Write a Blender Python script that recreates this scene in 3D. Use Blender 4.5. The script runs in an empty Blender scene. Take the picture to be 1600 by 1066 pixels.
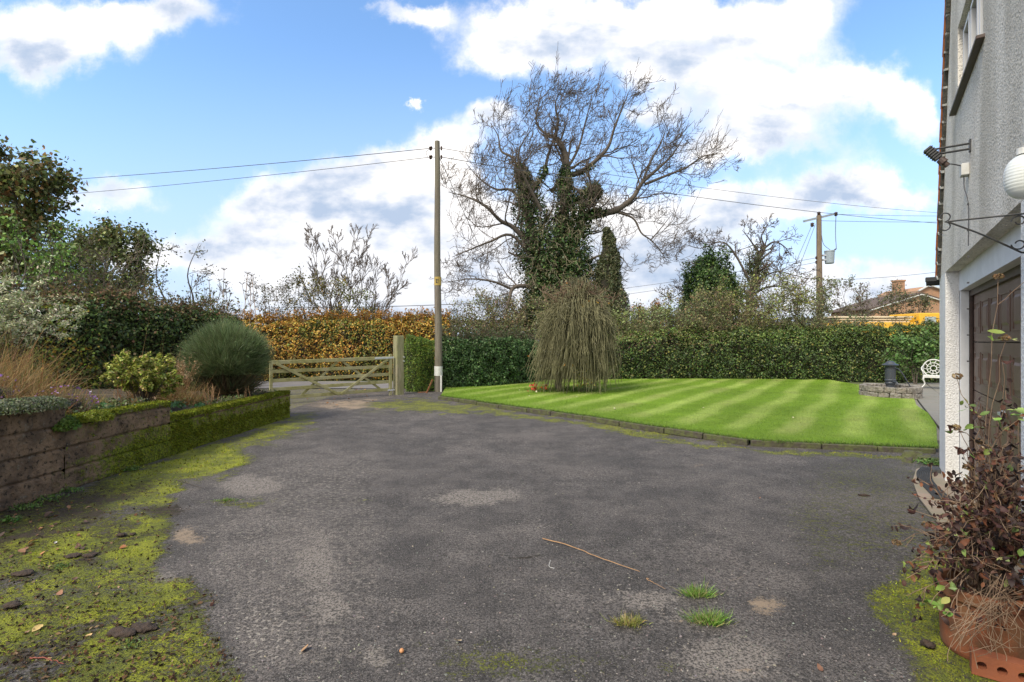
import bpy, math, random
import numpy as np
from math import radians as R
from mathutils import Matrix
random.seed(7)
RG = np.random.default_rng(11)
D = bpy.data
sc = bpy.context.scene
COL = sc.collection

# ------------------------------------------------------------------ camera
cam_d = D.cameras.new('camera'); cam = D.objects.new('camera', cam_d); COL.objects.link(cam)
cam.location = (0, 0, 1.6); cam.rotation_euler = (R(90), 0, 0)
cam_d.lens = 18; cam_d.sensor_width = 36; cam_d.clip_start = .05; cam_d.clip_end = 3000
sc.camera = cam
# ------------------------------------------------------------------ light + exposure
SUN_EL, SUN_AZ = 46, 222      # azimuth clockwise from +Y: behind the camera, to the left
sun_d = D.lights.new('sun', 'SUN'); sun = D.objects.new('sun', sun_d); COL.objects.link(sun)
sun_d.energy = 2.0; sun_d.angle = R(16); sun_d.color = (1, .93, .80)
sun.rotation_euler = (R(90 - SUN_EL), 0, R(180 - SUN_AZ)); sun.location = (0, 0, 30)
sc.view_settings.view_transform = 'Standard'; sc.view_settings.look = 'None'
sc.view_settings.gamma = 1; sc.view_settings.exposure = 1.17
sc.cycles.max_bounces = 6; sc.cycles.diffuse_bounces = 3; sc.cycles.transparent_max_bounces = 8

def build_world():
    w = D.worlds.new('World'); sc.world = w; w.use_nodes = True
    nt = w.node_tree; nt.nodes.clear(); N = nt.nodes; L = nt.links
    def nd(t, **k):
        n = N.new(t)
        for a, b in k.items(): setattr(n, a, b)
        return n
    def mth(op, a, b=None, c=None, clamp=False):
        n = nd('ShaderNodeMath', operation=op, use_clamp=clamp)
        for i, v in enumerate((a, b, c)):
            if v is None: continue
            if isinstance(v, (int, float)): n.inputs[i].default_value = v
            else: L.new(v, n.inputs[i])
        return n.outputs[0]
    sky = nd('ShaderNodeTexSky', sky_type='NISHITA'); sky.sun_disc = False
    sky.sun_elevation = R(SUN_EL); sky.sun_rotation = R(SUN_AZ)
    sky.air_density = 1.0; sky.dust_density = .4; sky.ozone_density = 2.2
    tc = nd('ShaderNodeTexCoord'); sp = nd('ShaderNodeSeparateXYZ'); L.new(tc.outputs['Generated'], sp.inputs[0])
    y = mth('MAXIMUM', sp.outputs[1], .12)
    u = mth('DIVIDE', sp.outputs[0], y); v = mth('DIVIDE', sp.outputs[2], y)
    cb = nd('ShaderNodeCombineXYZ'); L.new(u, cb.inputs[0]); L.new(v, cb.inputs[1])
    # billowy distortion
    nz = nd('ShaderNodeTexNoise'); nz.inputs['Scale'].default_value = 5.5; nz.inputs['Detail'].default_value = 9; nz.inputs['Roughness'].default_value = .62
    L.new(cb.outputs[0], nz.inputs['Vector'])
    dis = nd('ShaderNodeVectorMath', operation='MULTIPLY_ADD')
    L.new(nz.outputs['Color'], dis.inputs[0]); dis.inputs[1].default_value = (.26, .2, 0)
    ad = nd('ShaderNodeVectorMath', operation='SUBTRACT'); L.new(cb.outputs[0], ad.inputs[0]); ad.inputs[1].default_value = (.13, .10, 0)
    L.new(ad.outputs[0], dis.inputs[2])
    blobs = [(110,35,190,50),(60,75,80,45),(230,10,90,30),(650,15,45,22),(790,60,95,45),(930,45,140,55),(1080,30,130,48),(1230,30,110,60),
             (1160,150,70,42),(1240,165,100,48),(1330,130,110,36),(1060,105,60,22),(1370,290,70,40),(1030,160,45,25),
             (440,335,110,38),(560,305,120,45),(600,255,80,38),(690,245,60,50),(640,330,120,50),(775,190,45,25),(450,400,170,40),(165,310,70,26),(665,155,13,9),(1310,300,110,24),(1120,215,50,25),
             (860,340,150,45),(1110,330,100,40),(1000,400,200,55),(620,410,180,50),(1230,330,110,20),(1425,170,40,40),(1200,230,120,30),(240,390,120,22),(750,480,420,42),(1330,450,200,34)]
    def field(vec):
        acc = None
        for (px, py, rx, ry) in blobs:
            s = nd('ShaderNodeVectorMath', operation='SUBTRACT'); L.new(vec, s.inputs[0]); s.inputs[1].default_value = ((px-800)/800, (533-py)/800, 0)
            m = nd('ShaderNodeVectorMath', operation='MULTIPLY'); L.new(s.outputs[0], m.inputs[0]); m.inputs[1].default_value = (800/rx, 800/ry, 1)
            d = nd('ShaderNodeVectorMath', operation='DOT_PRODUCT'); L.new(m.outputs[0], d.inputs[0]); L.new(m.outputs[0], d.inputs[1])
            e = mth('POWER', 2.718, mth('MULTIPLY', d.outputs['Value'], -.9))
            acc = e if acc is None else mth('ADD', acc, e)
        return acc
    f = field(dis.outputs[0])
    nz2 = nd('ShaderNodeTexNoise'); nz2.inputs['Scale'].default_value = 9; nz2.inputs['Detail'].default_value = 10; nz2.inputs['Roughness'].default_value = .6
    L.new(cb.outputs[0], nz2.inputs['Vector'])
    f2 = mth('ADD', f, mth('MULTIPLY', mth('SUBTRACT', nz2.outputs['Fac'], .5), .9))
    mr = nd('ShaderNodeMapRange', interpolation_type='SMOOTHSTEP'); L.new(f2, mr.inputs[0])
    mr.inputs[1].default_value = .27; mr.inputs[2].default_value = 1.12
    # unseen sky behind the camera: near-full noise cloud, added for brighter, warmer ambient light
    back = nd('ShaderNodeMapRange', interpolation_type='SMOOTHSTEP'); L.new(sp.outputs[1], back.inputs[0])
    back.inputs[1].default_value = .35; back.inputs[2].default_value = .1
    nz3 = nd('ShaderNodeTexNoise'); nz3.inputs['Scale'].default_value = 2.2; nz3.inputs['Detail'].default_value = 8
    L.new(tc.outputs['Generated'], nz3.inputs['Vector'])
    mr3 = nd('ShaderNodeMapRange', interpolation_type='SMOOTHSTEP'); L.new(nz3.outputs['Fac'], mr3.inputs[0]); mr3.inputs[1].default_value = .36; mr3.inputs[2].default_value = .48
    mask = mth('MAXIMUM', mth('MULTIPLY', mr.outputs[0], mth('SUBTRACT', 1, back.outputs[0])), mth('MULTIPLY', mr3.outputs[0], back.outputs[0]))
    # shading inside the clouds: thick cores turn blue grey
    nz4 = nd('ShaderNodeTexNoise'); nz4.inputs['Scale'].default_value = 4.2; nz4.inputs['Detail'].default_value = 7; nz4.inputs['Roughness'].default_value = .55
    mp = nd('ShaderNodeMapping'); L.new(cb.outputs[0], mp.inputs[0]); mp.inputs['Location'].default_value = (3.1, .35, 0); mp.inputs['Scale'].default_value = (1, 1.8, 1)
    L.new(mp.outputs[0], nz4.inputs['Vector'])
    sh = nd('ShaderNodeMapRange', interpolation_type='SMOOTHSTEP'); L.new(nz4.outputs['Fac'], sh.inputs[0]); sh.inputs[1].default_value = .42; sh.inputs[2].default_value = .66
    low = nd('ShaderNodeMapRange', interpolation_type='SMOOTHSTEP'); L.new(v, low.inputs[0]); low.inputs[1].default_value = .36; low.inputs[2].default_value = .08
    core = nd('ShaderNodeMapRange', interpolation_type='SMOOTHSTEP'); L.new(f2, core.inputs[0]); core.inputs[1].default_value = .5; core.inputs[2].default_value = 1.5
    shf = mth('MULTIPLY', mth('ADD', sh.outputs[0], mth('MULTIPLY', low.outputs[0], .45)), mth('ADD', .35, mth('MULTIPLY', core.outputs[0], .65)), clamp=True)
    cc = nd('ShaderNodeMix', data_type='RGBA'); L.new(mth('MULTIPLY', shf, mth('SUBTRACT', 1, mth('MULTIPLY', back.outputs[0], .7))), cc.inputs[0])  # unseen clouds behind the camera kept whiter for brighter fill
    K = CLOUD
    cc.inputs[6].default_value = (K*1.04, K*1.0, K*.97, 1); cc.inputs[7].default_value = (K*.40, K*.49, K*.64, 1)
    # clear sky: Nishita graded to the photo's blue
    hs = nd('ShaderNodeMix', data_type='RGBA', blend_type='MULTIPLY'); hs.inputs[0].default_value = 1
    L.new(sky.outputs[0], hs.inputs[6]); hs.inputs[7].default_value = (*SKYTINT, 1)
    hz = nd('ShaderNodeMapRange', interpolation_type='SMOOTHSTEP'); L.new(v, hz.inputs[0]); hz.inputs[1].default_value = .62; hz.inputs[2].default_value = -.02
    hm = nd('ShaderNodeMix', data_type='RGBA'); L.new(mth('MULTIPLY', hz.outputs[0], .93), hm.inputs[0]); L.new(hs.outputs[2], hm.inputs[6]); hm.inputs[7].default_value = (K*.47, K*.575, K*.78, 1)
    mx = nd('ShaderNodeMix', data_type='RGBA'); L.new(mask, mx.inputs[0]); L.new(hm.outputs[2], mx.inputs[6]); L.new(cc.outputs[2], mx.inputs[7])
    bg = nd('ShaderNodeBackground'); L.new(mx.outputs[2], bg.inputs[0]); bg.inputs[1].default_value = .11
    out = nd('ShaderNodeOutputWorld'); L.new(bg.outputs[0], out.inputs[0])
    w.cycles.sampling_method = 'MANUAL'; w.cycles.sample_map_resolution = 512
CLOUD = 5.3
SKYTINT = (1.02, 1.18, 1.26)
build_world()

# ------------------------------------------------------------------ helpers
def at(px, py, Y):
    """photo pixel + distance -> world point"""
    return np.array([(px-800)/800*Y, Y, 1.6+(533-py)/800*Y])
def gp(px, py, z=0.0):
    Y = (1.6-z)*800/(py-533)
    return np.array([(px-800)/800*Y, Y, z])
def tag(o, label=None, cat=None, group=None, kind=None):
    for k, v in (('label', label), ('category', cat), ('group', group), ('kind', kind)):
        if v: o[k] = v
    return o
def empty(name, loc, label, cat, group=None, kind=None, rz=0):
    o = D.objects.new(name, None); COL.objects.link(o); o.location = tuple(float(a) for a in loc); o.rotation_euler = (0, 0, rz)
    o.empty_display_size = .1
    return tag(o, label, cat, group, kind)
def link(name, me, m, parent=None, smooth=False):
    o = D.objects.new(name, me); COL.objects.link(o)
    if m is not None: me.materials.append(m)
    if smooth and len(me.polygons): me.polygons.foreach_set('use_smooth', [True]*len(me.polygons))
    if parent is not None:
        o.parent = parent
        # vertices were given in world space: undo the parents' transforms
        if True:
            Mx = Matrix.Identity(4); q = parent
            while q is not None:
                Mx = Matrix.LocRotScale(q.location, q.rotation_euler, q.scale) @ Mx
                q = q.parent
            me.transform(Mx.inverted())
    return o
def npmesh(name, V, F, m, parent=None, cols=None, smooth=False, attrs=None):
    V = np.asarray(V, dtype=np.float32).reshape(-1, 3); F = np.asarray(F, dtype=np.int32)
    me = D.meshes.new(name); me.vertices.add(len(V)); me.vertices.foreach_set('co', V.ravel())
    k = F.shape[1]; me.loops.add(F.size); me.loops.foreach_set('vertex_index', F.ravel())
    me.polygons.add(len(F)); me.polygons.foreach_set('loop_start', np.arange(0, F.size, k, dtype=np.int32))
    me.polygons.foreach_set('loop_total', np.full(len(F), k, dtype=np.int32))
    me.update(calc_edges=True)
    for nm, c in (([('Col', cols)] if cols is not None else []) + list((attrs or {}).items())):
        a = me.color_attributes.new(nm, 'FLOAT_COLOR', 'POINT')
        c4 = np.ones((len(V), 4), dtype=np.float32); c4[:, :c.shape[1]] = c
        a.data.foreach_set('color', c4.ravel())
    return link(name, me, m, parent, smooth)
class MB:
    def __init__(s): s.v = []; s.f = []
    def add(s, V, F):
        b = len(s.v); s.v += [tuple(float(c) for c in p) for p in V]; s.f += [tuple(b+i for i in f) for f in F]; return s
    def box(s, c, size, rz=0, axes=None):
        c = np.array(c, float); h = np.array(size, float)/2
        if axes is None:
            ca, sa = math.cos(rz), math.sin(rz); axes = np.array([[ca, sa, 0], [-sa, ca, 0], [0, 0, 1]])
        V = [c + axes[0]*h[0]*i + axes[1]*h[1]*j + axes[2]*h[2]*k for i in (-1, 1) for j in (-1, 1) for k in (-1, 1)]
        return s.add(V, [(0,1,3,2),(4,6,7,5),(0,4,5,1),(2,3,7,6),(0,2,6,4),(1,5,7,3)])
    def bar(s, a, b, w, t, up=(0, 0, 1)):
        a = np.array(a, float); b = np.array(b, float); d = b-a; L = np.linalg.norm(d); d /= L
        n = np.cross(d, up); n /= np.linalg.norm(n)+1e-9; q = np.cross(n, d)
        return s.box((a+b)/2, (L, t, w), axes=np.array([d, n, q]))
    def tube(s, pts, r, n=8, cap=True):
        pts = [np.array(p, float) for p in pts]; m = len(pts)
        rr = r if hasattr(r, '__len__') else [r]*m
        V = []; ref = None
        for i, p in enumerate(pts):
            t = pts[min(i+1, m-1)]-pts[max(i-1, 0)]; t = t/(np.linalg.norm(t)+1e-9)
            if ref is None: ref = np.array([0, 0, 1.]) if abs(t[2]) < .9 else np.array([1., 0, 0])
            a = np.cross(t, ref); a /= np.linalg.norm(a)+1e-9; b = np.cross(t, a); ref = np.cross(a, t)*1.0
            for k in range(n):
                an = 2*math.pi*k/n; V.append(p + (a*math.cos(an)+b*math.sin(an))*rr[i])
        F = [(i*n+k, i*n+(k+1) % n, (i+1)*n+(k+1) % n, (i+1)*n+k) for i in range(m-1) for k in range(n)]
        if cap: F += [tuple(range(n))[::-1], tuple((m-1)*n+k for k in range(n))]
        return s.add(V, F)
    def lathe(s, prof, c=(0, 0, 0), n=24):
        V = [(c[0]+r*math.cos(2*math.pi*k/n), c[1]+r*math.sin(2*math.pi*k/n), c[2]+z) for r, z in prof for k in range(n)]
        F = [(i*n+k, i*n+(k+1) % n, (i+1)*n+(k+1) % n, (i+1)*n+k) for i in range(len(prof)-1) for k in range(n)]
        return s.add(V, F)
    def build(s, name, m, parent=None, bevel=0, smooth=False):
        me = D.meshes.new(name); me.from_pydata(s.v, [], s.f); me.update()
        o = link(name, me, m, parent, smooth)
        if bevel:
            b = o.modifiers.new('bevel', 'BEVEL'); b.width = bevel; b.segments = 2; b.limit_method = 'ANGLE'
        return o
def nrm(v): return v/(np.linalg.norm(v, axis=-1, keepdims=True)+1e-9)
# value noise
_T = RG.random(65536)
def _h(ix, iy, iz): return _T[(ix*73856093 ^ iy*19349663 ^ iz*83492791) & 65535]
def vnoise(P, sc_=1.0, seed=0):
    P = np.asarray(P, float)*sc_ + seed*17.3
    if P.shape[1] == 2: P = np.c_[P, np.zeros(len(P))]
    i = np.floor(P).astype(np.int64); f = P-i; f = f*f*(3-2*f); r = 0
    for dx in (0, 1):
        for dy in (0, 1):
            for dz in (0, 1):
                w = (f[:, 0] if dx else 1-f[:, 0])*(f[:, 1] if dy else 1-f[:, 1])*(f[:, 2] if dz else 1-f[:, 2])
                r = r + w*_h(i[:, 0]+dx, i[:, 1]+dy, i[:, 2]+dz)
    return r
def fbm(P, s=1.0, o=4, seed=0):
    r = 0; a = .5; t = 0
    for k in range(o): r = r + a*vnoise(P, s*2**k, seed+k); t += a; a *= .5
    return r/t
def sstep(x, a, b): t = np.clip((x-a)/(b-a), 0, 1); return t*t*(3-2*t)

# ------------------------------------------------------------------ materials
def mat(name, col=(.5, .5, .5), rough=.7, metal=0, noise=None, bump=None, attr=None, spec=.5, trans=0, n2=None, ao=None):
    """noise=(scale, amount, second colour)  bump=(scale, strength)"""
    m = D.materials.new(name); m.use_nodes = True; nt = m.node_tree; N = nt.nodes; L = nt.links
    b = N['Principled BSDF']; b.inputs['Roughness'].default_value = rough; b.inputs['Metallic'].default_value = metal
    b.inputs['Specular IOR Level'].default_value = spec
    b.inputs['Base Color'].default_value = (*col, 1)
    tc = N.new('ShaderNodeTexCoord'); src = None
    if attr:
        a = N.new('ShaderNodeAttribute'); a.attribute_name = attr; src = a.outputs['Color']
    for nn in (noise, n2):
        if nn:
            t = N.new('ShaderNodeTexNoise'); t.inputs['Scale'].default_value = nn[0]; t.inputs['Detail'].default_value = 8; t.inputs['Roughness'].default_value = .65
            if len(nn) > 3:
                mp = N.new('ShaderNodeMapping'); mp.inputs['Scale'].default_value = nn[3]; L.new(tc.outputs['Object'], mp.inputs[0]); L.new(mp.outputs[0], t.inputs['Vector'])
            else: L.new(tc.outputs['Object'], t.inputs['Vector'])
            mr = N.new('ShaderNodeMapRange'); mr.interpolation_type = 'SMOOTHSTEP'; L.new(t.outputs['Fac'], mr.inputs[0])
            mr.inputs[1].default_value = .38; mr.inputs[2].default_value = .62; mr.inputs[4].default_value = nn[1]
            mx = N.new('ShaderNodeMix'); mx.data_type = 'RGBA'; L.new(mr.outputs[0], mx.inputs[0])
            if src is None: mx.inputs[6].default_value = (*col, 1)
            else: L.new(src, mx.inputs[6])
            mx.inputs[7].default_value = (*nn[2], 1); src = mx.outputs[2]
    if src is not None: L.new(src, b.inputs['Base Color'])
    if bump:
        t = N.new('ShaderNodeTexNoise'); t.inputs['Scale'].default_value = bump[0]; t.inputs['Detail'].default_value = 6
        L.new(tc.outputs['Object'], t.inputs['Vector'])
        bp = N.new('ShaderNodeBump'); bp.inputs['Strength'].default_value = bump[1]; bp.inputs['Distance'].default_value = bump[2] if len(bump) > 2 else .02
        L.new(t.outputs['Fac'], bp.inputs['Height']); L.new(bp.outputs[0], b.inputs['Normal'])
    if trans:
        out = N['Material Output']; tr = N.new('ShaderNodeBsdfTranslucent'); ms = N.new('ShaderNodeMixShader'); ms.inputs[0].default_value = trans
        if src is not None: L.new(src, tr.inputs[0])
        else: tr.inputs[0].default_value = (*col, 1)
        L.new(b.outputs[0], ms.inputs[1]); L.new(tr.outputs[0], ms.inputs[2]); L.new(ms.outputs[0], out.inputs[0])
    return m
M = dict(
    leaf=mat('leaf', attr='Col', rough=.5, spec=.35, trans=.22),
    drygrass=mat('dry_grass', attr='Col', rough=.85, spec=.1, trans=.2),
    bark=mat('bark', (.11, .088, .068), .9, noise=(9, .8, (.055, .045, .035)), bump=(40, .5, .02)),
    twig=mat('twig', (.13, .10, .078), .9, noise=(3, .7, (.075, .06, .05))),
    weep=mat('weeping_twig', (.215, .20, .105), .9, noise=(3.5, .9, (.085, .08, .04))),
    core=mat('hedge_core', (.018, .02, .010), 1, noise=(6, .8, (.03, .022, .014)), bump=(20, .9, .1)),
    soil=mat('soil', (.055, .04, .028), 1, noise=(5, .8, (.09, .07, .045)), bump=(25, 1, .05)),
    field=mat('field', (.07, .10, .03), 1, noise=(.3, .7, (.10, .10, .045)), bump=(3, .4, .1)),
    road=mat('road_asphalt', (.17, .16, .16), .9, noise=(60, .5, (.10, .10, .10)), n2=(.6, .5, (.22, .20, .19))),
    gatewood=mat('gate_wood', (.30, .285, .12), .85, noise=(7, .7, (.18, .175, .06), (1, 1, 1)), n2=(2.3, .5, (.38, .355, .24)), bump=(60, .35, .01)),
    postwood=mat('post_wood', (.27, .24, .16), .85, noise=(5, .8, (.15, .14, .07), (3, 3, .6)), n2=(2, .5, (.22, .24, .09)), bump=(40, .5, .01)),
    polewood=mat('pole_wood', (.165, .140, .112), .85, noise=(4, .8, (.09, .075, .06), (4, 4, .4)), n2=(.5, .3, (.17, .17, .10)), bump=(30, .5, .01)),
    poledark=mat('far_pole_wood', (.20, .15, .10), .85, noise=(3, .7, (.11, .08, .055), (4, 4, .4))),
    galv=mat('galvanised_steel', (.55, .57, .6), .45, .6, noise=(20, .4, (.4, .42, .45))),
    greysteel=mat('grey_painted_steel', (.28, .33, .37), .5, noise=(6, .5, (.2, .24, .28))),
    black=mat('black_iron', (.022, .024, .027), .5, noise=(14, .6, (.05, .045, .04)), bump=(60, .3, .005)),
    rubber=mat('black_rubber', (.03, .03, .032), .8, noise=(30, .6, (.07, .07, .065))),
    iron=mat('pump_iron', (.035, .045, .06), .45, noise=(12, .6, (.06, .06, .06)), bump=(50, .3, .005)),
    white=mat('white_cast_metal', (.62, .62, .60), .5, noise=(12, .6, (.42, .42, .38))),
    porcelain=mat('brown_insulator', (.05, .025, .018), .25),
    plate=mat('white_plate', (.6, .6, .58), .6, noise=(14, .6, (.45, .44, .40))),
    yellow=mat('yellow_plate', (.34, .24, .06), .6, noise=(30, .6, (.4, .28, .05))),
    wire=mat('cable', (.06, .06, .065), .7),
    stone=mat('well_stone', (.20, .17, .14), .95, noise=(8, .8, (.09, .08, .065)), n2=(14, .35, (.42, .41, .38)), bump=(16, 1, .05)),
    kerb=mat('edging_stone', (.065, .055, .042), .95, noise=(6, .8, (.05, .045, .03)), n2=(9, .45, (.12, .15, .03)), bump=(30, .8, .02)),
    flag=mat("paving_flag", (.19, .175, .15), .9, noise=(5, .7, (.16, .16, .13)), bump=(20, .5, .01)),
    apron=mat('concrete_apron', (.30, .225, .17), .9, noise=(8, .7, (.25, .21, .17)), n2=(3, .4, (.17, .18, .10)), bump=(60, .4, .01)),
    brick=None,
)
def render_mat(name, base, dark, streak, SPK=.55):
    """pebbledash / roughcast render"""
    m = D.materials.new(name); m.use_nodes = True; nt = m.node_tree; N = nt.nodes; L = nt.links; b = N['Principled BSDF']
    b.inputs['Roughness'].default_value = .95; b.inputs['Specular IOR Level'].default_value = .2
    tc = N.new('ShaderNodeTexCoord')
    def noise(s, det=6, scale=None):
        t = N.new('ShaderNodeTexNoise'); t.inputs['Scale'].default_value = s; t.inputs['Detail'].default_value = det
        if scale:
            mp = N.new('ShaderNodeMapping'); mp.inputs['Scale'].default_value = scale; L.new(tc.outputs['Object'], mp.inputs[0]); L.new(mp.outputs[0], t.inputs[0])
        else: L.new(tc.outputs['Object'], t.inputs[0])
        return t.outputs['Fac']
    def mr(x, a, c, d=1.0):
        n = N.new('ShaderNodeMapRange'); n.interpolation_type = 'SMOOTHSTEP'; L.new(x, n.inputs[0]); n.inputs[1].default_value = a; n.inputs[2].default_value = c; n.inputs[4].default_value = d; return n.outputs[0]
    def mix(f, a, c):
        n = N.new('ShaderNodeMix'); n.data_type = 'RGBA'; L.new(f, n.inputs[0])
        for i, v in ((6, a), (7, c)):
            if isinstance(v, tuple): n.inputs[i].default_value = (*v, 1)
            else: L.new(v, n.inputs[i])
        return n.outputs[2]
    c = mix(mr(noise(1.3, 6, (1.6, 1.6, .30)), .40, .70, streak), base, dark)
    c = mix(mr(noise(2.5, 6), .45, .7, .3), c, dark)
    c = mix(mr(noise(62, 4), .50, .64, SPK), c, tuple(x*.42 for x in dark))
    L.new(c, b.inputs['Base Color'])
    vo = N.new('ShaderNodeTexNoise'); vo.inputs['Scale'].default_value = 62; vo.inputs['Detail'].default_value = 4; L.new(tc.outputs['Object'], vo.inputs[0])
    bp = N.new('ShaderNodeBump'); bp.inputs['Strength'].default_value = .9; bp.inputs['Distance'].default_value = .02; L.new(vo.outputs['Fac'], bp.inputs['Height']); L.new(bp.outputs[0], b.inputs['Normal'])
    return m
M['dash'] = render_mat('pebbledash', (.80, .75, .67), (.50, .46, .39), .75)
M['rough'] = render_mat('white_roughcast', (.80, .79, .77), (.66, .64, .61), .3, .18)
M['smooth'] = mat('white_painted_board', (.74, .75, .76), .55, noise=(4, .5, (.58, .59, .60)), bump=(8, .15, .01))
M['door'] = mat('brown_garage_door', (.13, .075, .052), .5, noise=(3, .5, (.19, .125, .10)), bump=(90, .08, .004))
M['darkframe'] = mat('dark_brown_frame', (.05, .03, .025), .5, noise=(12, .5, (.09, .055, .04)))
M['upvc'] = mat('window_frame_white', (.62, .62, .62), .4, noise=(5, .3, (.5, .5, .5)))
M['glass'] = mat('dark_glass', (.03, .045, .05), .06, spec=.9)
M['tile'] = mat('clay_roof_tile', (.48, .15, .04), .85, noise=(9, .6, (.26, .09, .04)), n2=(20, .4, (.07, .07, .05)), bump=(40, .5, .01))
M['tiledark'] = mat('weathered_tile_edge', (.035, .04, .035), .95, noise=(22, .8, (.09, .08, .06)), bump=(40, .8, .02))
M['mortar'] = mat('verge_mortar', (.5, .5, .47), .95, noise=(20, .6, (.3, .3, .27)))
M['terracotta'] = mat('terracotta', (.25, .078, .030), .85, noise=(7, .8, (.14, .046, .022)), n2=(9, .45, (.13, .10, .05)), bump=(50, .3, .01))
M['lampglass'] = mat('ribbed_milk_glass', (.66, .68, .66), .25, noise=(5, .5, (.5, .52, .47)))
M['moss'] = mat('moss', attr='Col', rough=.95, spec=.1, trans=.15)
M['yvan'] = mat('yellow_paint', (.75, .42, .03), .4, noise=(3, .4, (.6, .33, .03)))
M['cream'] = mat('cream_timber', (.66, .55, .38), .7, noise=(1.2, .7, (.45, .36, .24), (1, 5, 6)))
M['orange'] = mat('orange_rind', (.75, .16, .03), .5, noise=(9, .5, (.55, .2, .06)))
M['nut'] = mat('tan_husk', (.55, .26, .11), .5, noise=(12, .5, (.4, .18, .08)))
M['stick'] = mat('dry_stick', (.42, .25, .12), .8, noise=(15, .6, (.22, .12, .06)))
M['clod'] = mat('mud_clod', (.06, .04, .03), 1, noise=(25, .7, (.03, .022, .016)), bump=(60, 1, .02))
def brickmat(name, a, b_, mor, w=.225, h=.075):
    m = D.materials.new(name); m.use_nodes = True; N = m.node_tree.nodes; L = m.node_tree.links; b = N['Principled BSDF']; b.inputs['Roughness'].default_value = .9
    tc = N.new('ShaderNodeTexCoord'); mp = N.new('ShaderNodeMapping'); mp.inputs['Rotation'].default_value = (R(90), 0, 0); L.new(tc.outputs['Object'], mp.inputs[0])
    br = N.new('ShaderNodeTexBrick'); br.inputs['Scale'].default_value = 1; br.inputs['Brick Width'].default_value = w; br.inputs['Row Height'].default_value = h; br.inputs['Mortar Size'].default_value = .008
    br.inputs['Color1'].default_value = (*a, 1); br.inputs['Color2'].default_value = (*b_, 1); br.inputs['Mortar'].default_value = (*mor, 1); L.new(mp.outputs[0], br.inputs[0]); L.new(br.outputs[0], b.inputs['Base Color'])
    return m
M['brick'] = brickmat('orange_brick', (.40, .19, .085), (.30, .15, .075), (.35, .3, .24))

# ------------------------------------------------------------------ plants: generators
def pal(cols, w, n, jit=.25):
    c = np.array(cols)[RG.choice(len(cols), n, p=np.array(w)/sum(w))]
    return np.clip(c*(1+RG.normal(0, jit, (n, 1)))*(1+RG.normal(0, .08, (n, 3))), .004, .95)
def leaves(name, P, Nn, size, m, parent=None, cols=None, aspect=.6, spread=.9, fold=.15, svar=.3):
    n = len(P); P = np.asarray(P, float)
    Nn = nrm((np.asarray(Nn, float) if Nn is not None else np.zeros((n, 3))) + RG.normal(0, spread, (n, 3)))
    a = nrm(np.cross(Nn, RG.normal(0, 1, (n, 3)))); b = np.cross(Nn, a)
    L = (np.ones(n)*size*(1+RG.normal(0, svar, n)).clip(.4, 1.8))[:, None]; W = L*aspect
    V = np.stack([P-a*L*.5, P+b*W*.5+Nn*W*fold-a*L*.08, P+a*L*.5, P-b*W*.5+Nn*W*fold-a*L*.08], 1).reshape(-1, 3)
    F = np.arange(4*n).reshape(n, 4)
    return npmesh(name, V, F, m, parent, np.repeat(cols, 4, 0))
def blades(name, P, d, L, w, m, parent=None, cols=None, bend=.3, segs=2):
    """thin tapering ribbons from P along d"""
    n = len(P); d = nrm(np.asarray(d, float)); L = (np.ones(n)*L)[:, None]; w = (np.ones(n)*w)[:, None]
    side = nrm(np.cross(d, RG.normal(0, 1, (n, 3)))); bv = RG.normal(0, bend, (n, 3)); bv[:, 2] -= abs(bend)*.6
    V = []
    for k in range(segs+1):
        t = k/segs; c = P + d*L*t + bv*L*t*t
        if k < segs: V += [c-side*w*.5*(1-t*.6), c+side*w*.5*(1-t*.6)]
        else: V += [c]
    V = np.stack(V, 1); q = V.shape[1]
    T = []
    for k in range(segs-1): T += [(2*k, 2*k+1, 2*k+3), (2*k, 2*k+3, 2*k+2)]
    T += [(2*segs-2, 2*segs-1, 2*segs)]
    F = (np.arange(n)[:, None, None]*q + np.array(T)[None]).reshape(-1, 3)
    return npmesh(name, V.reshape(-1, 3), F, m, parent, np.repeat(cols, q, 0))
def tubes(name, polys, m, parent=None, sides=4, minr=0.0):
    """polys: list of (pts[k,3], radii[k])"""
    Vs = []; Fs = []; base = 0
    by = {}
    for p, r in polys: by.setdefault(len(p), []).append((p, r))
    for k, lst in by.items():
        P = np.stack([a for a, _ in lst]); Rr = np.maximum(np.stack([b for _, b in lst]), minr); n = len(P)
        T = np.gradient(P, axis=1); T = nrm(T)
        ref = np.where(np.abs(T[:, :1, 2:3]) < .8, np.array([[[0, 0, 1.]]]), np.array([[[1., 0, 0]]]))
        A = nrm(np.cross(T, np.broadcast_to(ref, T.shape))); B = np.cross(T, A)
        ang = 2*np.pi*np.arange(sides)/sides
        V = P[:, :, None] + (A[:, :, None]*np.cos(ang)[None, None, :, None] + B[:, :, None]*np.sin(ang)[None, None, :, None])*Rr[:, :, None, None]
        idx = np.arange(n*k*sides).reshape(n, k, sides)
        q = np.stack([idx[:, :-1], np.roll(idx[:, :-1], -1, 2), np.roll(idx[:, 1:], -1, 2), idx[:, 1:]], -1).reshape(-1, 4)
        Vs.append(V.reshape(-1, 3)); Fs.append(q+base); base += n*k*sides
    return npmesh(name, np.concatenate(Vs), np.concatenate(Fs), m, parent, smooth=True)
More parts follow.
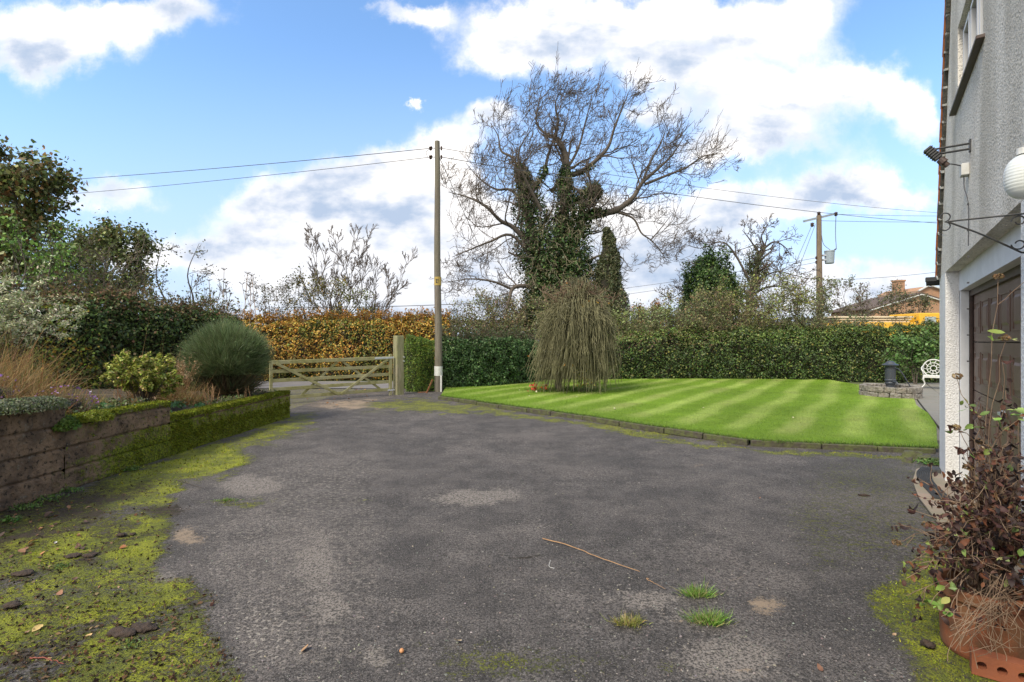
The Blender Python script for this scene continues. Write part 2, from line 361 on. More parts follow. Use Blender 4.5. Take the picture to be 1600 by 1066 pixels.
def resample(pts, n):
    pts = np.array(pts, float); 
    # Catmull-Rom through the control points
    P = np.vstack([2*pts[0]-pts[1], pts, 2*pts[-1]-pts[-2]]); m = len(pts)-1; out = []
    for t in np.linspace(0, m-1e-6, n):
        i = int(t); f = t-i; a, b, c, d = P[i], P[i+1], P[i+2], P[i+3]
        out.append(.5*((2*b)+(-a+c)*f+(2*a-5*b+4*c-d)*f*f+(-a+3*b-3*c+d)*f**3))
    return np.array(out)
def grow(out, p, d, L, r, lvl, mx, q):
    """q: wig, trop(vec), nch[list], ang(lo,hi), ratio, rr, seg"""
    seg = q.get('seg', 6); P = [np.array(p, float)]; d = np.array(d, float); rads = []
    trop = np.array(q['trop'][min(lvl, len(q['trop'])-1)])
    for i in range(seg):
        d = d + RG.normal(0, q['wig'], 3) + trop; d /= np.linalg.norm(d); P.append(P[-1]+d*L/seg)
    P = np.array(P); rad = r*np.linspace(1, q.get('tip', .35), seg+1)
    out[lvl].append((P, rad))
    if lvl < mx: kids(out, P, rad, L, lvl, mx, q, q.get('start', .25))
def kids(out, P, rad, L, lvl, mx, q, start=.25):
    n = q['nch'][min(lvl, len(q['nch'])-1)]; m = len(P)-1
    for j in range(n):
        f = start + (1-start)*(j+RG.random()*.9)/n; x = min(f*m, m-.001); i = int(x); c = P[i]+(P[i+1]-P[i])*(x-i)
        T = P[i+1]-P[i]; T = T/np.linalg.norm(T); s = RG.normal(0, 1, 3); s[1] *= q.get('flat', 1.0); s -= T*s.dot(T); s /= np.linalg.norm(s)
        an = R(RG.uniform(*q['ang'])); dd = T*math.cos(an)+s*math.sin(an)
        LL = L*q['ratio']*RG.uniform(.6, 1.2)*(1.15-.55*f)
        grow(out, c, dd, LL, max(rad[i]*q['rr'], q.get('minr', .003)), lvl+1, mx, q)
def twigpts(lst, per, jit):
    """points scattered along twigs for leaves"""
    Q = []
    for P, _ in lst:
        m = len(P)-1; x = RG.uniform(.15, 1, per)*m; i = np.minimum(x.astype(int), m-1); f = (x-i)[:, None]
        Q.append(P[i]*(1-f)+P[i+1]*f)
    Q = np.concatenate(Q); return Q+RG.normal(0, jit, Q.shape)
def hedge(name, path, H, W, n, size, palf, label, topf=None, group=None, lump=.14, core=True, cat='hedge', sprigs=0, sprigcol=None, aspect=.65, base=0.0, spread=.8):
    """leafy hedge: path = front foot line [(x,y)...]; grows W metres behind it. H, base: number or function of 0..1"""
    path = np.array(path, float); seg = np.diff(path, axis=0); sl = np.linalg.norm(seg, axis=1); cum = np.r_[0, np.cumsum(sl)]; LT = cum[-1]
    Hf = H if callable(H) else (lambda u: np.full_like(u, H)); Bf = base if callable(base) else (lambda u: np.full_like(u, base))
    def pos(s):
        i = np.clip(np.searchsorted(cum, s, side='right')-1, 0, len(seg)-1); f = ((s-cum[i])/sl[i])[:, None]
        p = path[i]+seg[i]*f; t = seg[i]/sl[i][:, None]; nb = np.c_[-t[:, 1], t[:, 0]]       # nb = back (left of path)
        return p, t, nb
    def surf(s, a, shrink=0.0):
        # a in 0..1 front face, 1..2 top, 2..3 back face ; rounded section
        p, t, nb = pos(s); h = Hf(s/LT)-shrink; b0 = Bf(s/LT)
        e = 3.2
        th = np.where(a < 1, a*.35, np.where(a < 2, .35+(a-1)*.3, .65+(a-2)*.35))*math.pi   # angle 0 front foot .. pi back foot
        c, s_ = np.cos(th), np.sin(th); k = (np.abs(c)**e+np.abs(s_)**e)**(-1/e)
        w = W/2-shrink
        off = W/2 - c*k*w; z = b0 + s_*k*(h-b0)
        P = np.c_[p+nb*off[:, None], z]; N_ = nrm(np.c_[-nb*c[:, None], s_[:, None]*.8])
        return P, N_
    root = empty(name, (*path.mean(0), 0), label, cat, group)
    s = RG.uniform(0, LT, n); a = RG.choice([0, 1, 2], n, p=[.64, .28, .08])+RG.random(n)
    P, N_ = surf(s, a)
    lum = (fbm(P, 1.6, 3, 3)-.5)*2; l2 = (fbm(P, 4.5, 3, 31)-.5)*2; P = P+N_*((lum*lump*1.5+l2*.16)-np.abs(RG.normal(0, .10, n))+.03)[:, None]; P[:, 2] += 0
    top = np.clip((a-.75)/.5, 0, 1)*(a < 2)
    cols = palf(P, top, lum, n); cols = cols*(.78+.75*fbm(P, 2.2, 3, 44))[:, None]
    leaves('foliage', P, N_, size, M['leaf'], root, cols, aspect, spread)
    if core:
        ns, na = max(8, int(LT*4)), 16; S, A = np.meshgrid(np.linspace(0, LT, ns), np.linspace(0, 3, na), indexing='ij')
        P, N_ = surf(S.ravel(), A.ravel(), .1); P = P+N_*(((fbm(P, 1.6, 3, 3)-.5)*3*lump)-.17)[:, None]
        I = np.arange(ns*na).reshape(ns, na); F = np.stack([I[:-1, :-1], I[1:, :-1], I[1:, 1:], I[:-1, 1:]], -1).reshape(-1, 4)
        npmesh('inner_branches', P, F, M['core'], root, smooth=True)
    if sprigs:
        s = RG.uniform(0, LT, sprigs); P, N_ = surf(s, 1+RG.random(sprigs)); P[:, 2] -= .1
        out = [[], [], []]
        for p in P: grow(out, p, (RG.normal(0, .35), RG.normal(0, .3), 1), RG.uniform(.25, .6), .006, 0, 1, dict(wig=.12, trop=[(0, 0, .05)], nch=[4], ang=(25, 60), ratio=.5, rr=.7, seg=4, minr=.004))
        tubes('twigs', [x for l in (out[0], out[1]) for x in l if len(x[0])], M['twig'], root, 3)
        Q = twigpts(out[1]+out[0], 4, .03); c = sprigcol(len(Q)) if sprigcol else palf(Q, np.ones(len(Q)), np.zeros(len(Q)), len(Q))
        leaves('sprig_leaves', Q, None, size*.9, M['leaf'], root, c, aspect)
    return root

# ================================================================== THE SETTING
def grid(xs, ys, zf):
    X, Y = np.meshgrid(xs, ys, indexing='ij'); Z = zf(X, Y); I = np.arange(X.size).reshape(X.shape)
    F = np.stack([I[:-1, :-1], I[1:, :-1], I[1:, 1:], I[:-1, 1:]], -1).reshape(-1, 4)
    return np.c_[X.ravel(), Y.ravel(), Z.ravel()], F
V, F = grid(np.r_[-900, -300, -120, np.linspace(-60, 60, 60), 120, 300, 900], np.r_[-300, -60, np.linspace(-20, 90, 60), 200, 500, 1500], lambda X, Y: np.full_like(X, -.03))
tag(npmesh('ground', V, F, M['field']), kind='structure')

# ---- pixel-space outlines of the stains, carried onto the ground plane
def px_of(P): Y = np.maximum(P[:, 1], .3); return 800+800*P[:, 0]/Y, 533+1280/Y
def poly_mask(u, v, poly, soft, vs=1.6):
    poly = np.array(poly, float)*(1, vs); x = u; y = v*vs; ins = np.zeros(len(u), bool); dm = np.full(len(u), 1e9)
    for i in range(len(poly)):
        a, b = poly[i], poly[(i+1) % len(poly)]
        c = ((a[1] > y) != (b[1] > y)) & (x < (b[0]-a[0])*(y-a[1])/(b[1]-a[1]+1e-9)+a[0]); ins ^= c
        ab = b-a; t = np.clip(((x-a[0])*ab[0]+(y-a[1])*ab[1])/(ab@ab), 0, 1); dm = np.minimum(dm, np.hypot(x-a[0]-t*ab[0], y-a[1]-t*ab[1]))
    return sstep(np.where(ins, dm, -dm), -soft, soft)
def ell(u, v, cx, cy, rx, ry): return np.exp(-(((u-cx)/rx)**2+((v-cy)/ry)**2)*1.2)
def ground_masks(P):
    u, v = px_of(P); z = np.zeros(len(P))
    wob = (fbm(P[:, :2], 1.3, 4, 5)-.5)*2; wob2 = (fbm(P[:, :2], 5, 4, 9)-.5)*2
    u = u+wob*38+wob2*16; v = v+wob2*9
    moss = poly_mask(u, v, [(-700, 900), (-200, 815), (20, 800), (240, 722), (455, 652), (500, 645), (470, 668), (420, 690), (385, 700), (405, 725), (370, 745), (300, 752), (262, 790), (290, 830), (262, 862), (235, 905), (300, 905), (335, 930), (320, 960), (330, 1010), (395, 1100), (450, 1300), (-700, 1500)], 22)
    moss = moss*np.clip(1.0+wob*.6, 0, 1.05)
    right = poly_mask(u, v, [(1350, 915), (1430, 860), (1480, 850), (1700, 900), (1750, 1250), (1500, 1250), (1440, 1100), (1390, 1020), (1340, 965)], 35)
    moss = np.maximum(moss, right*.85)
    moss = np.maximum(moss, .42*poly_mask(u, v, [(1290, 720), (1470, 705), (1475, 860), (1400, 880), (1250, 900), (1230, 800)], 50))
    moss = np.maximum(moss, .75*ell(u, v, 395, 786, 85, 7)); moss = np.maximum(moss, .55*ell(u, v, 590, 783, 26, 6))
    moss = np.maximum(moss, .62*ell(u, v, 980, 968, 24, 24)); moss = np.maximum(moss, .5*ell(u, v, 1040, 1042, 32, 14)); moss = np.maximum(moss, .52*ell(u, v, 800, 1040, 200, 36))
    moss = np.maximum(moss, .75*poly_mask(u, v, [(560, 632), (640, 622), (700, 628), (900, 655), (1100, 690), (1200, 703), (1470, 716), (1470, 735), (1420, 722), (1190, 709), (1000, 683), (880, 662), (760, 646), (660, 646)], 6))
    moss = np.maximum(moss, .5*ell(u, v, 590, 640, 60, 9))
    soil = poly_mask(u, v, [(-700, 880), (0, 795), (60, 780), (170, 752), (250, 748), (290, 740), (240, 772), (180, 790), (120, 835), (60, 862), (0, 880), (-700, 960)], 16)*.8
    for e in ((65, 955, 40, 16), (215, 985, 42, 20), (250, 800, 60, 14), (140, 880, 30, 10), (30, 1030, 50, 30), (1470, 905, 30, 30), (820, 870, 40, 4)): soil = np.maximum(soil, .8*ell(u, v, *e))
    moss = moss*(1-.62*soil*(.5+wob2*.5+.25).clip(0, 1)*(u < 300))
    soil = np.maximum(soil, .60*moss*(u < 520)*sstep(v, 740, 800)); moss = moss*(1-.42*sstep(fbm(P[:, :2], 2.1, 4, 66), .52, .66)*(u < 700)*sstep(v, 750, 800))
    light = .40*poly_mask(u, v, [(420, 700), (600, 680), (640, 830), (560, 1066), (330, 1066), (300, 830)], 60)
    for cx, cy, rx, ry, k in ((745, 776, 62, 17, 1), (410, 760, 66, 20, .9), (490, 880, 62, 95, .62), (500, 950, 45, 50, .7), (1010, 935, 60, 20, .75), (1130, 1030, 120, 50, .7), (590, 1030, 50, 26, .65), (1240, 820, 90, 18, .35), (840, 720, 160, 12, .3), (620, 690, 120, 12, .35), (1300, 800, 40, 12, .4), (240, 915, 60, 26, 1.0), (1390, 1050, 60, 30, .4), (1060, 960, 70, 40, .45)):
        light = np.maximum(light, k*ell(u, v, cx, cy, rx, ry))
    tan = z.copy()
    for cx, cy, rx, ry, k in ((1180, 943, 42, 20, 1), (310, 838, 32, 17, .95), (550, 632, 80, 10, .95), (640, 640, 60, 6, .6), (1150, 1045, 18, 6, 1), (250, 925, 40, 14, .5), (1060, 972, 16, 5, .8), (1080, 727, 30, 3, .6), (1135, 900, 25, 4, .7), (520, 612, 140, 10, .6)):
        tan = np.maximum(tan, k*ell(u, v, cx, cy, rx, ry))
    speck = np.maximum(.9*ell(u, v, 400, 985, 95, 75), .7*ell(u, v, 350, 890, 60, 40)); speck = np.maximum(speck, .32)
    for e in ((1240, 830, 110, 30), (1330, 780, 60, 20), (700, 830, 90, 40), (880, 900, 80, 30)): speck = np.maximum(speck, .5*ell(u, v, *e))
    return moss, soil, light, tan, speck
def ground_z(X, Y): return (fbm(np.c_[X.ravel(), Y.ravel()], .7, 3, 2).reshape(X.shape)-.5)*.035
def drive_material():
    m = D.materials.new('worn_asphalt'); m.use_nodes = True; nt = m.node_tree; N = nt.nodes; L = nt.links; b = N['Principled BSDF']; b.inputs['Roughness'].default_value = .88
    b.inputs['Specular IOR Level'].default_value = .35
    tc = N.new('ShaderNodeTexCoord')
    def noise(s, d=6, ro=.6):
        t = N.new('ShaderNodeTexNoise'); t.inputs['Scale'].default_value = s; t.inputs['Detail'].default_value = d; t.inputs['Roughness'].default_value = ro; L.new(tc.outputs['Object'], t.inputs[0]); return t.outputs['Fac']
    def mt(op, a, c):
        n = N.new('ShaderNodeMath'); n.operation = op
        for i, x in enumerate((a, c)):
            if isinstance(x, (int, float)): n.inputs[i].default_value = x
            else: L.new(x, n.inputs[i])
        return n.outputs[0]
    def mr(x, a, c, d0=0., d1=1.):
        n = N.new('ShaderNodeMapRange'); n.interpolation_type = 'SMOOTHSTEP'; L.new(x, n.inputs[0]); n.inputs[1].default_value = a; n.inputs[2].default_value = c; n.inputs[3].default_value = d0; n.inputs[4].default_value = d1; return n.outputs[0]
    def mix(f, a, c):
        n = N.new('ShaderNodeMix'); n.data_type = 'RGBA'; L.new(f, n.inputs[0]) if not isinstance(f, float) else setattr(n.inputs[0], 'default_value', f)
        for i, v in ((6, a), (7, c)):
            if isinstance(v, tuple): n.inputs[i].default_value = (*v, 1)
            else: L.new(v, n.inputs[i])
        return n.outputs[2]
    A = N.new('ShaderNodeAttribute'); A.attribute_name = 'MaskA'; sa = N.new('ShaderNodeSeparateColor'); L.new(A.outputs['Color'], sa.inputs[0])
    B = N.new('ShaderNodeAttribute'); B.attribute_name = 'MaskB'; sb = N.new('ShaderNodeSeparateColor'); L.new(B.outputs['Color'], sb.inputs[0])
    n6, n25, n90, n250 = noise(3.2, 7, .65), noise(19, 6, .7), noise(95, 4, .7), noise(260, 3, .6)
    c = mix(mr(n6, .36, .66), (.060, .053, .050), (.122, .107, .100))            # asphalt
    c = mix(mr(noise(.9, 8, .75), .46, .60, 0, .6), c, (.185, .160, .146)); c = mix(mr(noise(.55, 7, .7), .50, .36, 0, .6), c, (.045, .041, .040))
    c = mix(mr(mt('ADD', sa.outputs[2], mt('MULTIPLY', mt('SUBTRACT', n25, .5), 1.1)), .3, .62, 0, .85), c, (.27, .235, .205))   # worn light patches
    c = mix(mr(noise(140, 3, .6), .52, .66, 0, .75), c, (.27, .25, .23))                              # chippings: bright stones
    c = mix(mr(noise(75, 4, .7), .53, .40, 0, .85), c, (.022, .020, .018))
    c = mix(mr(noise(34, 4, .75), .50, .40, 0, .6), c, (.028, .026, .024))                            # dark binder pits
    c = mix(mr(mt('ADD', sb.outputs[0], mt('ADD', mt('MULTIPLY', mt('SUBTRACT', n25, .5), 1.9), mt('MULTIPLY', mt('SUBTRACT', n90, .5), 1.6))), .45, .95, 0, .85), c, (.30, .225, .155)) # sandy patches
    c = mix(mr(mt('ADD', mt('MULTIPLY', sb.outputs[1], .2), noise(38, 3, .5)), .735, .785, 0, .6), c, (.38, .34, .29))     # pale lichen spots
    soil = mix(mr(n25, .4, .6), (.05, .035, .024), (.026, .021, .014))
    c = mix(mr(mt('ADD', sa.outputs[1], mt('MULTIPLY', mt('SUBTRACT', n25, .5), 1.4)), .35, .65), c, soil)
    mossc = mix(mr(n6, .38, .62), (.30, .32, .022), (.14, .16, .02)); mossc = mix(mr(n90, .54, .40, 0, .75), mossc, (.05, .052, .014))
    mf = mr(mt('ADD', sa.outputs[0], mt('ADD', mt('MULTIPLY', mt('SUBTRACT', n25, .5), 1.9), mt('MULTIPLY', mt('SUBTRACT', n90, .5), 1.5))), .38, .92, 0, .93)
    c = mix(mf, c, mossc)
    L.new(c, b.inputs['Base Color'])
    bp = N.new('ShaderNodeBump'); bp.inputs['Strength'].default_value = .8; bp.inputs['Distance'].default_value = .012
    hsum = mt('ADD', mt('MULTIPLY', n90, .8), mt('ADD', mt('MULTIPLY', n250, .45), mt('MULTIPLY', mf, mt('ADD', n90, .5)))); L.new(hsum, bp.inputs['Height']); L.new(bp.outputs[0], b.inputs['Normal'])
    return m
xs = np.arange(-5.2, 9.6, .045); ys = np.r_[np.arange(1.2, 6.5, .03), np.arange(6.5, 17.4, .05)]
V, F = grid(xs, ys, ground_z)
moss, soil, light, tan, speck = ground_masks(V)
drive = npmesh('driveway', V, F, drive_material(), smooth=True, attrs={'MaskA': np.c_[moss, soil, light], 'MaskB': np.c_[tan, speck, moss*0]})
tag(drive, kind='structure')
V, F = grid(np.linspace(-7, 10, 60), np.linspace(-8, 1.2, 40), ground_z); npv = np.zeros(len(V))
tag(npmesh('driveway_behind', V, F, D.materials['worn_asphalt'], smooth=True, attrs={'MaskA': np.c_[npv, npv, npv], 'MaskB': np.c_[npv, npv, npv]}), kind='structure')
V, F = grid(np.linspace(-40, -5.2, 30), np.linspace(11.5, 17.4, 20), lambda X, Y: np.full_like(X, -.012)); mo = .5*np.ones(len(V))
tag(npmesh('verge', V, F, D.materials['worn_asphalt'], attrs={'MaskA': np.c_[mo, mo*0, mo], 'MaskB': np.c_[mo*.9, mo, mo]}), kind='structure')
V, F = grid(np.linspace(-45, 3, 40), np.linspace(17.2, 20.2, 8), lambda X, Y: np.full_like(X, .012))
tag(npmesh('road', V, F, M['road']), kind='structure')

# ---- moss: tiny upright tufts where the stain is thick
n = 150000; yy = 1.9/RG.uniform(.15, 1, n)**.9; P = np.c_[RG.uniform(-.55, .52, n)*np.minimum(yy*2, 9)*1.0, yy, np.zeros(n)]
P[:, 0] = np.clip(RG.uniform(-1.05, 1.05, n)*yy, -5, 6.3)
mm, so, *_ = ground_masks(P); k = (mm > .5) & ((mm-so*.8+RG.normal(0, .12, n)+(fbm(P[:, :2], 14, 3, 21)-.5)*1.6+(fbm(P[:, :2], 3, 3, 22)-.5)*.8) > .66); P = P[k][:90000]; n = len(P)
P[:, 2] = ground_z(P[:, 0], P[:, 1])-.002
sz = .0065*np.clip(P[:, 1]/3, .8, 2.2)
c = pal([(.22, .26, .02), (.30, .31, .03), (.12, .15, .016), (.17, .13, .04)], [4, 3, 3, 1], n, .25)
tag(blades('moss', P, np.c_[RG.normal(0, .6, (n, 2)), np.ones(n)], sz*2, sz, M['moss'], cols=c, segs=1), 'bright yellow green moss growing over the worn asphalt of the driveway', 'moss', kind='stuff')

# ---- lawn
LA = [gp(688, 624), gp(800, 640), gp(900, 654), gp(1000, 670), gp(1100, 685), gp(1190, 697), gp(1300, 702), gp(1400, 706), gp(1466, 709)]
LB = [gp(1464, 685, .075), gp(1463, 665, .075), gp(1450, 645, .075), gp(1432, 633, .075), gp(1428, 622, .075)]+[np.array(p) for p in ((11.9, 15.6, 0), (12.6, 20.6, 0), (1.8, 20.6, 0), (-.6, 18.6, 0), (-2.2, 17.1, 0))]
lawn_poly = np.array([p[:2] for p in LA+LB])
def inpoly(X, Y, poly):
    ins = np.zeros(X.shape, bool)
    for i in range(len(poly)):
        a, b = poly[i], poly[(i+1) % len(poly)]
        ins ^= ((a[1] > Y) != (b[1] > Y)) & (X < (b[0]-a[0])*(Y-a[1])/(b[1]-a[1]+1e-12)+a[0])
    return ins
U = np.array([.5748, .8183]); LZ = .075
def lawn_col(P):
    off = P[:, 0]*U[1]-P[:, 1]*U[0]+(fbm(P[:, :2], .35, 2, 8)-.5)*.5
    st = sstep(np.sin((off+.40)*2*np.pi/.92), -.2, .9)
    de = np.min([np.hypot(P[:, 0]-a[0]-(b-a)[0]*t, P[:, 1]-a[1]-(b-a)[1]*t) for a, b in zip([q[:2] for q in LA[:-1]], [q[:2] for q in LA[1:]]) for t in np.linspace(0, 1, 8)], axis=0)
    st = (st*sstep(de, .35, 1.3)*(.55+.6*fbm(P[:, :2], .45, 3, 55)) + .18)[:, None]
    n1 = fbm(P[:, :2], .5, 4, 4)[:, None]; n2_ = fbm(P[:, :2], 6, 3, 14)[:, None]
    c = (1-st)*np.array([.125, .225, .012])+st*np.array([.27, .36, .075])
    c = c*(.72+.5*n1)*(.8+.4*n2_); dry = sstep(fbm(P[:, :2], .8, 4, 33), .5, .72)[:, None]*.5*st
    return c*(1-dry)+dry*np.array([.22, .24, .075])
def lawn_z(X, Y): return LZ + (fbm(np.c_[X.ravel(), Y.ravel()], .35, 2, 12).reshape(X.shape)-.5)*.05
me_b = MB(); import bmesh
bm = bmesh.new(); vs = [bm.verts.new((x, y, 0)) for x, y in lawn_poly]; f = bm.faces.new(vs)
if f.normal.z < 0: f.normal_flip()
bmesh.ops.triangulate(bm, faces=[f])
for _ in range(6):
    bmesh.ops.subdivide_edges(bm, edges=[e for e in bm.edges if e.calc_length() > .28], cuts=1, use_grid_fill=False); bmesh.ops.triangulate(bm, faces=bm.faces[:])
me = D.meshes.new('lawn'); bm.to_mesh(me); bm.free()
VV = np.empty(len(me.vertices)*3); me.vertices.foreach_get('co', VV); VV = VV.reshape(-1, 3); VV[:, 2] = lawn_z(VV[:, 0], VV[:, 1])
me.vertices.foreach_set('co', VV.ravel()); a = me.color_attributes.new('Col', 'FLOAT_COLOR', 'POINT'); a.data.foreach_set('color', np.c_[lawn_col(VV), np.ones(len(VV))].astype(np.float32).ravel())
tag(link('lawn', me, mat('lawn_grass_sheet', attr='Col', rough=.9, bump=(40, 1, .03), spec=.1, n2=(25, .35, (.05, .10, .012))), smooth=True), kind='structure')
n = 260000; X = RG.uniform(-2.6, 15.5, n); Y = 7/RG.uniform(.34, 1, n)
k = inpoly(X, Y, lawn_poly) & (X < Y*1.02); X, Y = X[k], Y[k]; n = len(X); P = np.c_[X, Y, np.zeros(n)]; P[:, 2] = lawn_z(X, Y)-.004
c = np.clip(lawn_col(P)*(1+RG.normal(0, .22, (n, 1))), .01, .8); w = .005*np.clip(Y/8, 1, 2.6)
lean = np.where(np.sin((X*U[1]-Y*U[0]+.40)*2*np.pi/.92) > 0, .15, -.15)[:, None]*np.r_[U, 0][None]
tag(blades('lawn_grass', P, RG.normal(0, .45, (n, 3))*[1, 1, 0]+lean+[0, 0, 1], RG.uniform(.018, .035, n), w, M['leaf'], cols=c, segs=1), 'short striped mown grass blades covering the lawn', 'grass', kind='stuff')

# ---- lawn edging: a run of long low stones
root = empty('lawn_edging', LA[4], 'low dark mossy stone edging along the front of the striped lawn', 'edging')
path = resample(LA[:7], 60); path = np.vstack([path, resample([LA[6], LA[7], LA[8]], 12)[1:]])
d = np.r_[0, np.cumsum(np.linalg.norm(np.diff(path[:, :2], axis=0), axis=1))]; tot = d[-1]; k = 0; s0 = 0
while s0 < tot-.2:
    s1 = min(s0+RG.uniform(.7, 1.0), tot); a = np.array([np.interp(s0+.008, d, path[:, i]) for i in (0, 1)]); b = np.array([np.interp(s1-.008, d, path[:, i]) for i in (0, 1)])
    dr = (b-a)/np.linalg.norm(b-a); nn = np.array([-dr[1], dr[0]])*-.045; j = RG.normal(0, .006)
    MB().bar((*(a+nn), .035+j), (*(b+nn), .035+j+RG.normal(0, .004)), .10, .075).build('edging_stone', M['kerb'], root, bevel=.012); s0 = s1
n = 9000; s = RG.uniform(0, tot, n); P = np.c_[np.interp(s, d, path[:, 0]), np.interp(s, d, path[:, 1])+RG.normal(0, .02, n), np.full(n, .075)]
c = pal([(.10, .18, .02), (.07, .12, .02), (.16, .15, .05)], [3, 3, 1], n)
tag(blades('edge_grass', P, np.c_[RG.normal(0, .5, (n, 2)), np.ones(n)], RG.uniform(.03, .075, n), .006, M['leaf'], cols=c), 'longer unmown grass fringe overhanging the lawn edging stones', 'grass', kind='stuff')

# ---- paved path past the well, and the concrete apron of the garage
m = MB()
for i in range(16):
    for j in range(9):
        o = np.array([6.1, 8.6])+U*(i+.5*(j % 2))*.93+np.array([U[1], -U[0]])*j*.63; 
        if o[1] > 19 or o[0] < 5.9: continue
        ins = inpoly(o[:1], o[1:], lawn_poly)[0]; m.box((*o, (.005 if ins else .03)+RG.normal(0, .004)), (.915, .612, .05), rz=math.atan2(U[1], U[0]))
tag(m.build('patio', M['flag'], bevel=.008), kind='structure')

# ================================================================== THE HOUSE
C0 = np.array([5.214, 6.244]); WV = np.array([-.5748, -.8183]); NV = np.array([-.8183, .5748])   # along the wall towards the camera; outward
def H(t, s, z): p = C0+WV*t+NV*s; return (p[0], p[1], z)
HAX = np.array([[WV[0], WV[1], 0], [NV[0], NV[1], 0], [0, 0, 1]])
def hbox(m, t0, t1, s0, s1, z0, z1): return m.box(H((t0+t1)/2, (s0+s1)/2, (z0+z1)/2), (abs(t1-t0), abs(s1-s0), z1-z0), axes=HAX)
house = empty('house', H(2, 0, 0), 'pebbledashed house end with clay tiled verge and brown garage door', 'house')
OT0, OT1, OZ = .60, 4.16, 2.374       # garage opening
PT = math.tan(R(70.2))
def verge_z(t): return 2.40+(t)*PT
# wall above the lintel: vertical slices so the render stays one plane, with the window hole
def poly_wall(m, pts, s0, s1):
    n = len(pts); V = [H(t, s0, z) for t, z in pts]+[H(t, s1, z) for t, z in pts]
    F = [tuple(range(n)), tuple(range(2*n-1, n-1, -1))]+[(i, i+n, (i+1) % n+n, (i+1) % n) for i in range(n)]
    return m.add(V, F)
WT0, WT1, WZ0, WZ1 = 1.62, 2.98, 3.86, 4.60
m = MB(); TOP = 9.0
poly_wall(m, [(0, OZ), (OT1+.001, OZ), (9, OZ), (9, WZ0), (.50, WZ0), (0, 2.42)], 0, -.3)
poly_wall(m, [(.50, WZ0+.0), (WT0, WZ0), (WT0, WZ1), (.77, WZ1)], 0, -.3)
poly_wall(m, [(WT1, WZ0), (9, WZ0), (9, WZ1), (WT1, WZ1)], 0, -.3)
poly_wall(m, [(.77, WZ1), (9, WZ1), (9, TOP), (2.35, TOP)], 0, -.3)
m.build('upper_wall', M['dash'], house)
m = MB()
poly_wall(m, [(0, -.05), (OT0, -.05), (OT0, OZ-.003), (0, OZ-.003)], .0, -.118)
m.build('corner_pier', M['rough'], house)
m = MB(); poly_wall(m, [(OT1, -.05), (9, -.05), (9, OZ-.003), (OT1, OZ-.003)], .0, -.3); m.build('near_pier', M['rough'], house)
# flank walls and back so the house is solid
m = MB(); poly_wall(m, [(0.004, -.05), (OT0-.06, -.05), (OT0-.06, 2.37), (0.004, 2.37)], -.12, -4.5); m.build('flank_wall', M['rough'], house)
m = MB(); hbox(m, .5, 9, -4.6, -4.5, -.05, 8.9); m.build('rear_wall', M['rough'], house)
# white boards round the door
m = MB(); hbox(m, OT0-.05, OT1+.1, -.118, -.20, 2.155, OZ+.1); m.build('lintel_board', M['smooth'], house)
m = MB(); hbox(m, OT0-.05, OT0+.045, -.122, -.197, 0.0, 2.153); m.build('door_frame', M['smooth'], house, bevel=.004)
m = MB(); hbox(m, OT1-.05, OT1+.05, -.122, -.197, 0.0, 2.153); m.build('door_frame', M['smooth'], house, bevel=.004)
m = MB(); hbox(m, OT0-.05, OT0+.075, -.200, -.222, 0.0, 2.15); hbox(m, OT0+.075, OT1, -.200, -.222, 2.09, 2.154); m.build('door_seal', M['darkframe'], house)
# garage door: four sections of raised georgian panels
g0, g1 = OT0+.0, OT1; m = MB(); sect = .52
def frustum(m, t0, t1, z0, z1, s, dep, inset):
    V = [H(t0, s, z0), H(t1, s, z0), H(t1, s, z1), H(t0, s, z1), H(t0+inset, s+dep, z0+inset), H(t1-inset, s+dep, z0+inset), H(t1-inset, s+dep, z1-inset), H(t0+inset, s+dep, z1-inset)]
    return m.add(V, [(4, 5, 6, 7), (0, 1, 5, 4), (1, 2, 6, 5), (2, 3, 7, 6), (3, 0, 4, 7)])
m = MB(); hbox(m, OT0-.04, OT1+.06, -.28, -.33, 0, 2.25); m.build('door_light_block', M['darkframe'], house)  # unseen board added to stop light showing through the section joints
gd = None
for r_ in range(4):
    m = MB(); z0 = .03+r_*sect; hbox(m, g0, g1, -.23, -.27, z0+.004, z0+sect-.006)
    t = g0+.16
    while t+.34 < g1-.05:
        # recessed moulding ring then a raised field
        for a, b, c_, d_ in ((t, t+.36, z0+.09, z0+.105), (t, t+.36, z0+sect-.12, z0+sect-.105), (t, t+.015, z0+.105, z0+sect-.12), (t+.345, t+.36, z0+.105, z0+sect-.12)): hbox(m, a, b, -.2305, -.222, c_, d_)
        frustum(m, t+.05, t+.31, z0+.14, z0+sect-.155, -.2295, .012, .022); t += .455
    o = m.build('door_section', M['door'], house if gd is None else house)
m = MB(); m.tube([H(2.35, -.215, 1.0), H(2.35, -.19, 1.0)], .03, 12); m.box(H(2.35, -.185, 1.0), (.12, .014, .022), axes=HAX); m.build('door_handle', M['galv'], house)
